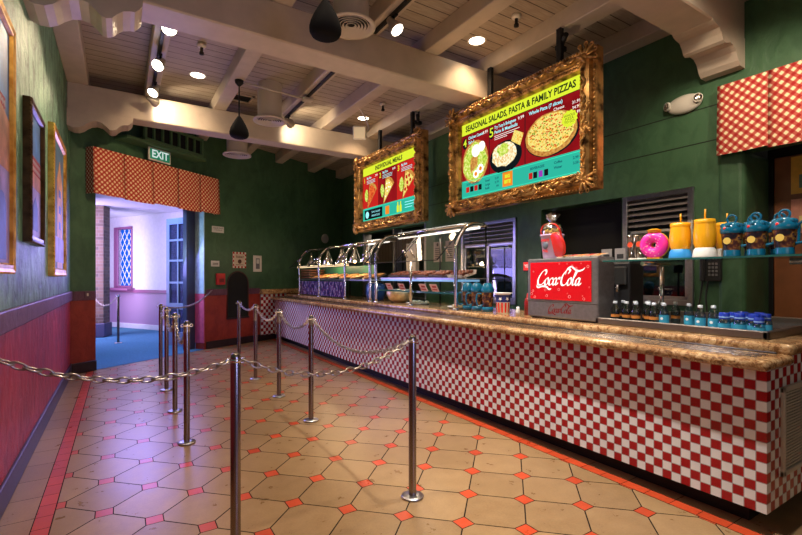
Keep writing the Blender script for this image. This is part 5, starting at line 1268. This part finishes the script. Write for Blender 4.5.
# drink machine behind (dark) near window
t = thing('coffee_machine', 'tall dark beverage machine behind the soda dispenser', 'beverage machine', (3.78, 2.20, .981), 0)
bm = NB(); bbox(bm, -.1, .12, -.02, .32, 0, .5, .015, 2); obj('cabinet', bm, BLKPL, t)
bm = NB(); bbox(bm, -.13, -.10, .0, .30, .30, .46, .01, 1); obj('front_panel', bm, simple('dark_steel', (.12, .12, .12), .3, metal=.8), t)
bm = NB(); bbox(bm, -.16, -.10, .02, .28, .0, .03, .006, 1); obj('drip_tray', bm, MATS['dark_steel'], t)
bm = NB()
for y in (.07, .15, .23): tube(bm, [(-.13, y, .30), (-.13, y, .24)], .012)
obj('spout', bm, CHROME, t)
for k in range(2):
    c = thing('paper_card', ['left of two pale cards standing on the dark beverage machine', 'right of two pale cards standing on the dark beverage machine'][k], 'card', (3.72, 2.42-.13*k, 1.482))
    bm = NB(); box(bm, 0, .006, -.05, .05, 0, .12); obj('card', bm, simple('grey_card', (.35, .33, .32), .5), c)
    bm = NB(); box(bm, -.002, 0, -.03, .03, .03, .07); obj('print', bm, INK, c)
bm = NB(); bbox(bm, 3.66, 4.7, 2.36, 3.4, .981, 1.02, .008, 1) if False else None
bm.free()

# ------------------------------------------------------------------ chilled well with bottles
t = thing('bottle_well', 'steel-rimmed sunken tray of bottled drinks at the counter end', 'drinks well', (3.20, 1.06, .98))
bm = NB(); WX, WY = 1.30, 1.12
for q in ((0, .03, 0, WY), (WX-.03, WX, 0, WY)): bbox(bm, *q, 0, .05, .006, 1)
for q in ((0, WX, 0, .03), (0, WX, WY-.03, WY)): bbox(bm, *q, 0, .05, .006, 1)
obj('rim', bm, simple('well_rim', (.22, .19, .17), .3, metal=.8), t)
bm = NB(); box(bm, .03, WX-.03, .03, WY-.03, 0.0, .006); obj('tray_floor', bm, simple('well_floor', (.10, .11, .12), .25, metal=.5), t)
BGL = glassy('bottle_glass', (.80, .90, .95), .14, .03, .92); WLB = simple('water_label', (.04, .32, .50), .4, emit=(.05, .45, .65), es=.03); WCAP = simple('clear_cap', (.42, .46, .5), .3)
BCAP = simple('blue_cap', (.01, .04, .42), .3, coat=.3); SODL = simple('soda_label', (.55, .20, .04), .4); SODG = glassy('soda_dark', (.55, .64, .62), .16)
def bottle(loc, label, kind, grp, rot=0):
    t = thing('water_bottle' if kind != 'blue' else 'juice_bottle', label, 'bottle', loc, rot, grp)
    r, h = .031, .175
    if kind == 'blue': r, h = .034, .15
    bm = NB(); lathe(bm, [(0, 0), (r*.9, 0), (r, .008), (r, h*.62), (r*.9, h*.70), (r*.42, h*.88), (r*.42, h*.93)], seg=16); obj('bottle_body', bm, SODG if kind == 'soda' else BGL, t)
    bm = NB(); lathe(bm, [(r*1.02, h*(.16 if kind != 'soda' else .30)), (r*1.02, h*(.52 if kind != 'soda' else .42))], seg=16); obj('label_band', bm, {'clear': WLB, 'soda': SODL, 'blue': WLB}[kind], t)
    if kind == 'blue':
        bm = NB(); lathe(bm, [(r*.85, h*.74), (r*.85, h*1.0), (r*.8, h*1.04), (0, h*1.05)], seg=18); obj('cap', bm, BCAP, t)
        bm = NB(); lathe(bm, [(r*.86, h*.80), (r*.88, h*.83), (r*.86, h*.86)], seg=18); obj('cap_ring', bm, simple('cap_ring', (.3, .5, .8), .3), t)
    else:
        bm = NB(); lathe(bm, [(r*.48, h*.90), (r*.48, h*1.0), (0, h*1.01)], seg=14); obj('cap', bm, WCAP, t)
        if kind == 'clear':
            bm = NB(); disc(bm, 0, 0, .010, 0, 10, M=None)
            for v in bm.verts: v.co = Matrix.Translation((-r*1.04, 0, h*.38)) @ Matrix.Rotation(PI/2, 4, 'Y') @ v.co
            obj('label_emblem', bm, WHP, t)
    return t
row = 0
ords = ['nearest', 'rear nearest', 'first', 'second', 'third', 'fourth', 'fifth', 'sixth', 'seventh', 'eighth', 'ninth', 'tenth']
# dark soda bottles (left part)
sb = [(3.29, 1.765), (3.54, 1.74), (3.28, 2.06), (3.30, 1.98), (3.29, 1.90), (3.32, 1.82), (3.42, 2.08), (3.42, 1.98), (3.42, 1.89), (3.41, 1.765), (3.57, 1.96), (3.58, 1.87)]
first = None
for k, (x, y) in enumerate(sb):
    lb = ords[k] + ' clear soda bottle with orange label in the drinks well, ' + ('beside the water bottle' if k < 2 else 'front row from the left' if k < 6 else 'middle row' if k < 10 else 'back row')
    if first is None: first = bottle((x, y, .987), lb, 'soda', 'soda bottles in the drinks well')
    else: dup(first, (x, y, .987), lb)
first = None
for k, (x, y, lb) in enumerate(((3.30, 1.70, 'water bottle with light blue label standing left among soda bottles'), (3.28, 1.455, 'front water bottle with light blue label left of blue-capped bottles'), (3.30, 1.385, 'water bottle with light blue label touching the blue-capped bottles'),
        (3.40, 1.58, 'water bottle with light blue label behind the gap in the front row'))):
    if first is None: first = bottle((x, y, .987), lb, 'clear', 'water bottles in the drinks well')
    else: dup(first, (x, y, .987), lb)
first = None
bb = [(3.28, 1.315, 'blue-capped bottle at the front left of its cluster'), (3.29, 1.235, 'blue-capped bottle second in the front row'), (3.38, 1.30, 'blue-capped bottle in the middle row, left'), (3.29, 1.16, 'blue-capped bottle third in the front row'), (3.39, 1.22, 'blue-capped bottle in the middle row, centre'),
      (3.48, 1.29, 'blue-capped bottle in the back row, left'), (3.40, 1.14, 'blue-capped bottle in the middle row, right'), (3.49, 1.20, 'blue-capped bottle in the back row, right')]
for x, y, lb in bb:
    if first is None: first = bottle((x, y, .987), lb, 'blue', 'blue-capped bottles in the drinks well')
    else: dup(first, (x, y, .987), lb)
for o in [o for o in bpy.data.objects if o.name.startswith('juice_bottle')]: o.scale.z = .86
t = bottle((3.27, 1.115, .986), 'lone blue-capped bottle sunk lowest at the near right corner of the well', 'blue', 'blue-capped bottles in the drinks well'); t.location.z = .987; t.location.x = 3.262; t.location.y = 1.125; t.scale = (.9, .9, .75)

# ------------------------------------------------------------------ glass display shelf with cups
ZS = 1.478
t = thing('glass_display_shelf', 'clear glass shelf on chrome posts above the drinks well', 'shelf', (3.20, .40, ZS))
bm = NB(); box(bm, .0, .42, 0, 1.71, -.010, 0); obj('glass_plate', bm, GLASS, t)
bm = NB(); box(bm, -.003, .0, 0, 1.71, -.011, .001); obj('front_edge', bm, GLEDGE, t)
for y in (1.42, .20):
    bm = NB(); tube(bm, [(.30, y, -(ZS-.98)), (.30, y, -.05)], .016, 10); lathe(bm, [(.03, 0), (.03, .01), (.016, .014)], (.30, y, -(ZS-.98)), 14)
    tube(bm, [(.03, y, -.03), (.40, y, -.03)], .015, 10); obj('post', bm, CHROME, t)
bm = NB(); tube(bm, [(.34, .0, -.03), (.34, .66, -.03)], .020, 12); obj('side_rail', bm, CHROME, t)
# clear tumblers
for k, (y, lb) in enumerate(((2.046, 'left clear plastic tumbler with a red dot on the glass shelf'), (1.975, 'right clear plastic tumbler with a red dot on the glass shelf'))):
    t = thing('clear_tumbler', lb, 'tumbler', (3.50, y, ZS+.001), 0, 'clear tumblers on the glass shelf')
    bm = NB(); lathe(bm, [(0, .002), (.030, .002), (.042, .20), (.044, .202), (.0425, .19)], seg=20); obj('cup', bm, glassy('tumbler_plastic', (.95, .9, .9), .16, .05, .93), t)
    bm = NB(); disc(bm, 0, 0, .022, 0, 16)
    for v in bm.verts: v.co = Matrix.Translation((-.042, 0, .13)) @ Matrix.Rotation(PI/2, 4, 'Y') @ v.co
    obj('red_dot', bm, simple('orange_red_dot', (.75, .08, .03), .4), t)
    bm = NB(); lathe(bm, [(.031, .002), (.033, .02), (0, .02)], seg=16); obj('white_base', bm, WHT, t)
# doughnut cup
YEL = simple('yellow_plastic', (.85, .40, .01), .28, coat=.3); PINK = simple('pink_icing', (.85, .03, .35), .25, coat=.4); BUN = simple('bun', (.70, .30, .05), .4)
t = thing('doughnut_cup', 'pink iced doughnut-shaped cup with sprinkles on the glass shelf', 'novelty cup', (3.36, 1.80, ZS+.001), .12)
Mv = Matrix.Translation((0, 0, .108)) @ Matrix.Rotation(PI/2, 4, 'Y')
bm = NB(); torus(bm, .058, .042, 32, 14, Mv @ Matrix.Translation((0, 0, .012))); obj('bun', bm, YEL, t)
bm = NB(); torus(bm, .058, .040, 32, 14, Mv @ Matrix.Translation((0, 0, -.010)) @ Matrix.Diagonal((1, 1, 1.0, 1))); ic = obj('icing', bm, PINK, t)
bm = NB(); random.seed(11)
for k in range(40):
    a_, b_ = random.random()*6.28, random.uniform(-1.1, 1.1); rr = .058+.041*math.sin(b_); zz = -.010-.041*math.cos(b_)
    p = Mv @ Vector((rr*math.cos(a_), rr*math.sin(a_), zz)); an = random.random()*3.14
    tube(bm, [p, p+Vector((0, .007*math.cos(an), .007*math.sin(an)))], .0016, 5)
obj('sprinkles', bm, simple('sprinkle', (.85, .85, .6), .4), ic)['kind'] = 'stuff'
bm = NB(); bbox(bm, -.03, .04, -.045, .045, 0, .02, .006, 1); lathe(bm, [(.03, .195), (.045, .20), (.045, .215), (.05, .22), (.02, .228), (0, .228)], seg=20); obj('lid_and_base', bm, YEL, t)
# plain yellow cups with straws (generic tumblers)
CYB = [('plain yellow straw cup with blue lower band, beside the doughnut cup', 1.61, .26, (.02, .25, .6)), ('plain yellow straw cup with white lower band, middle of the shelf', 1.455, .27, (.7, .68, .62)), ('plain yellow straw cup with pale lower band, touching the blue mugs', 1.385, .25, (.6, .58, .52))]
for k, (lb, y, h, bc) in enumerate(CYB):
    t = thing('straw_cup', lb, 'straw cup', (3.34 if k < 2 else 3.49, y, ZS+.001), 0, 'plain yellow straw cups')
    r = .068
    bm = NB(); lathe(bm, [(r*.80, h*.24), (r*.95, h*.36), (r*.97, h*.62), (r*.88, h*.86)], seg=28); obj('cup_body', bm, YEL, t)
    bm = NB(); lathe(bm, [(r*.90, h*.85), (r*.93, h*.88), (r*.90, h*.96), (r*.3, h*.975), (0, h*.975)], seg=28); obj('lid', bm, YEL, t)
    bm = NB(); lathe(bm, [(0, 0), (r*1.02, 0), (r*1.05, .012), (r*.94, h*.2), (r*.79, h*.26)], seg=28); obj('lower_band', bm, simple('band_%d' % k, bc, .4), t)
    bm = NB(); tube(bm, [(.005, 0, h*.95), (.0, -.003, h*1.22)], .006, 8); obj('straw', bm, YEL, t)
# blue mugs on the shelf
def bigmug(loc, label, rot=0):
    t = thing('blue_lidded_mug', label, 'souvenir mug', loc, rot, 'blue lidded mugs on the glass shelf')
    h, r = .23, .0585
    bm = NB(); lathe(bm, [(0, 0), (r*.8, 0), (r*.82, .012), (r*.78, .045)], seg=24); obj('base', bm, MBLUE, t)
    bm = NB(); lathe(bm, [(r*.78, .045), (r*1.0, h*.68)], seg=24); obj('printed_sleeve', bm, MART, t)
    bm = NB(); lathe(bm, [(r*1.02, h*.66), (r*1.10, h*.70), (r*1.10, h*.78), (r*.95, h*.88), (r*.6, h*.97), (0, h)], seg=24)
    for k in range(6): a_ = k*1.05; ball(bm, (r*.8*math.cos(a_), r*.8*math.sin(a_), h*.88), .018, seg=8, rings=5)
    obj('lid', bm, MBLUE, t)
    bm = NB(); torus(bm, .026, .007, 18, 6, Matrix.Translation((0, 0, h+.015)) @ Matrix.Rotation(PI/2, 4, 'Y')); obj('lid_loop', bm, MBLUE, t)
    bm = NB(); tube(bm, cr([(0, -r, h*.75), (-.01, -r*1.6, h*.85), (0, -r*1.6, h*.62), (0, -r*1.5, h*.35), (0, -r*.9, h*.3)]), .008, 8); obj('handle', bm, MBLUE, t)
    bm = NB(); ball(bm, (-r*.95, r*.3, h*.8), .010, seg=8, rings=5); obj('button', bm, REDP, t)
    bm = NB()
    M_ = Matrix.Translation((-r*.95, r*.1, h*.45)) @ Matrix.Rotation(PI/2, 4, 'Y'); disc(bm, 0, 0, .022, 0, 14)
    for v in bm.verts: v.co = M_ @ v.co
    obj('yellow_patch', bm, simple('patch_yellow', (.75, .55, .12), .4), t); return t
MB_ = [(3.36, 1.305, 'blue lidded souvenir mug next to the yellow cups'), (3.36, 1.175, 'middle blue lidded souvenir mug on the glass shelf'), (3.35, 1.03, 'blue lidded souvenir mug nearest the right end of the shelf'), (3.36, .885, 'blue lidded souvenir mug cut by the right edge of view'), (3.50, 1.24, 'blue lidded souvenir mug in the rear row, left'), (3.50, 1.10, 'blue lidded souvenir mug in the rear row, right')]
m0 = bigmug((MB_[0][0], MB_[0][1], ZS+.001), MB_[0][2])
for x, y, lb in MB_[1:]: dup(m0, (x, y, ZS+.001), lb)

# ------------------------------------------------------------------ lights
def area(loc, target, sx, sy, e, c, name='area_lamp', spread=180):
    L_ = bpy.data.lights.new(name, 'AREA'); L_.shape = 'RECTANGLE'; L_.size = sx; L_.size_y = sy; L_.energy = e; L_.color = c; L_.spread = R(spread)
    o = bpy.data.objects.new(name, L_); COL.objects.link(o); o.location = loc
    o.rotation_euler = (Vector(target)-Vector(loc)).to_track_quat('-Z', 'Y').to_euler(); return o
def point(loc, e, c, r=.1):
    L_ = bpy.data.lights.new('point_lamp', 'POINT'); L_.energy = e; L_.color = c; L_.shadow_soft_size = r
    o = bpy.data.objects.new('point_lamp', L_); COL.objects.link(o); o.location = loc; return o
def sp(loc, target, e, c, ang, blend=.4, r=.05):
    L_ = bpy.data.lights.new('spot_lamp', 'SPOT'); L_.energy = e; L_.color = c; L_.spot_size = R(ang); L_.spot_blend = blend; L_.shadow_soft_size = r
    o = bpy.data.objects.new('spot_lamp', L_); COL.objects.link(o); o.location = loc
    o.rotation_euler = (Vector(target)-Vector(loc)).to_track_quat('-Z', 'Y').to_euler(); return o
WARM = (1, .70, .42); WARM2 = (1, .80, .58)
for x, y, _ in DL: sp((x, y, 4.03), (x, y, 0), 80, WARM, 110, .8, .08)
area((1.2, 2.6, 3.5), (1.2, 2.6, 0), 2.0, 1.0, 12, WARM2)  # added soft ceiling fill, no fixture here
area((1.2, 5.6, 3.5), (1.2, 5.6, 0), 2.0, 1.6, 12, WARM2)  # second added ceiling fill, over the far bay
area((1.0, -1.2, 2.2), (2.0, 5, 1.4), 2.2, 1.4, 9, (1, .85, .75))  # added weak fill from behind the camera
area((1.2, 4.0, .9), (1.2, 4.2, 4), 2.2, 5.0, 26, (1, .66, .40))  # added upward fill without a fixture, brightens beams and boards
for x, y, e in ((.75, 1.3, 210), (.75, 2.5, 200), (.7, 3.8, 140), (.8, 5.4, 60)): sp((x, y, 3.84), (x, y+.05, 0), e, WARM2, 52, .9, .06)  # added downward spots that brighten the floor, no fixtures modelled
for y, e in ((1.0, 310), (2.2, 330), (3.4, 280), (4.7, 150), (6.0, 80)): sp((2.12, y, 3.80), (2.80, y, .3), e, (1, .93, .87), 64, .7, .02)
area((.1, 10.4, 2.85), (.3, 11.2, 0), 2.0, 2.2, 110, (.22, .38, 1))
area((-1.2, 11.6, 1.8), (.7, 12.6, 1.4), 1.0, 2.2, 110, (.66, .50, 1))
area((-.30, 13.15, 1.5), (.35, 13.55, 1.5), .3, 2.2, 16, (.85, .8, 1))
area((.55, 8.75, 1.9), (1.9, 5.6, .3), 1.4, 1.2, 44, (.36, .30, 1))
sp((-.3, 9.0, 1.8), (1.27, 9.1, 1.6), 110, (.45, .65, 1), 100, .8, .15)  # added spot that brightens the right door reveal
area((1.6, -1.6, 1.2), (-.58, 3.4, .9), 1.2, .8, 13, (.38, .40, 1), spread=90)
sp((1.0, 5.6, 3.78), (.4, 8.2, 2.8), 100, WARM, 60, .8, .05)
point((3.40, 6.9, 1.62), 9, (1, .7, .4), .04); point((3.40, 8.0, 1.62), 9, (1, .7, .4), .04); point((3.40, 4.4, 1.24), 2.5, (.8, .9, 1), .04); point((3.40, 5.3, 1.24), 3, (1, .9, .8), .04)
area((3.55, 4.85, 1.88), (3.5, 4.85, 1), .1, 1.6, 9, WARM2)
sp((4.6, .9, 3.3), (5.4, 1.3, 1.6), 35, WARM2, 90, .8, .08)  # added spot to bring out the brown door
area((5.9, 8.0, 2.6), (5.4, 7.6, 1.2), 1, 1.5, 14, WARM2)
area((5.8, 5.2, 2.3), (4.9, 5.1, 1.2), .8, .8, 2, (.7, .7, 1))
sp((3.9, 1.2, 3.8), (3.4, 1.6, 1.3), 55, WARM2, 70, .6, .05)
sp((3.0, 1.4, 3.7), (4.84, 2.3, 2.2), 110, WARM2, 75, .9, .1)  # added spot brightening the right green wall
sp((2.3, 3.2, 2.4), (3.6, 3.46, 2.8), 38, WARM, 110, .9, .05)  # added mid-air spot for highlights on the large gold frame
sp((2.3, 5.9, 2.4), (3.6, 6.15, 2.8), 38, WARM, 110, .9, .05)  # same added highlight spot for the farther frame
sp((4.0, 1.0, 3.45), (4.84, 1.6, 2.6), 45, WARM2, 100, .8, .05)  # added spot lifting the right wall by the valance
w = bpy.data.worlds.new('world'); SC.world = w; w.use_nodes = True
w.node_tree.nodes['Background'].inputs[0].default_value = (.32, .27, .25, 1); w.node_tree.nodes['Background'].inputs[1].default_value = .16
SC.view_settings.view_transform = 'Standard'; SC.view_settings.look = 'None'; SC.view_settings.exposure = 0.0
SC.cycles.use_denoising = True; SC.cycles.max_bounces = 6; SC.cycles.transparent_max_bounces = 16; SC.cycles.sample_clamp_indirect = 4
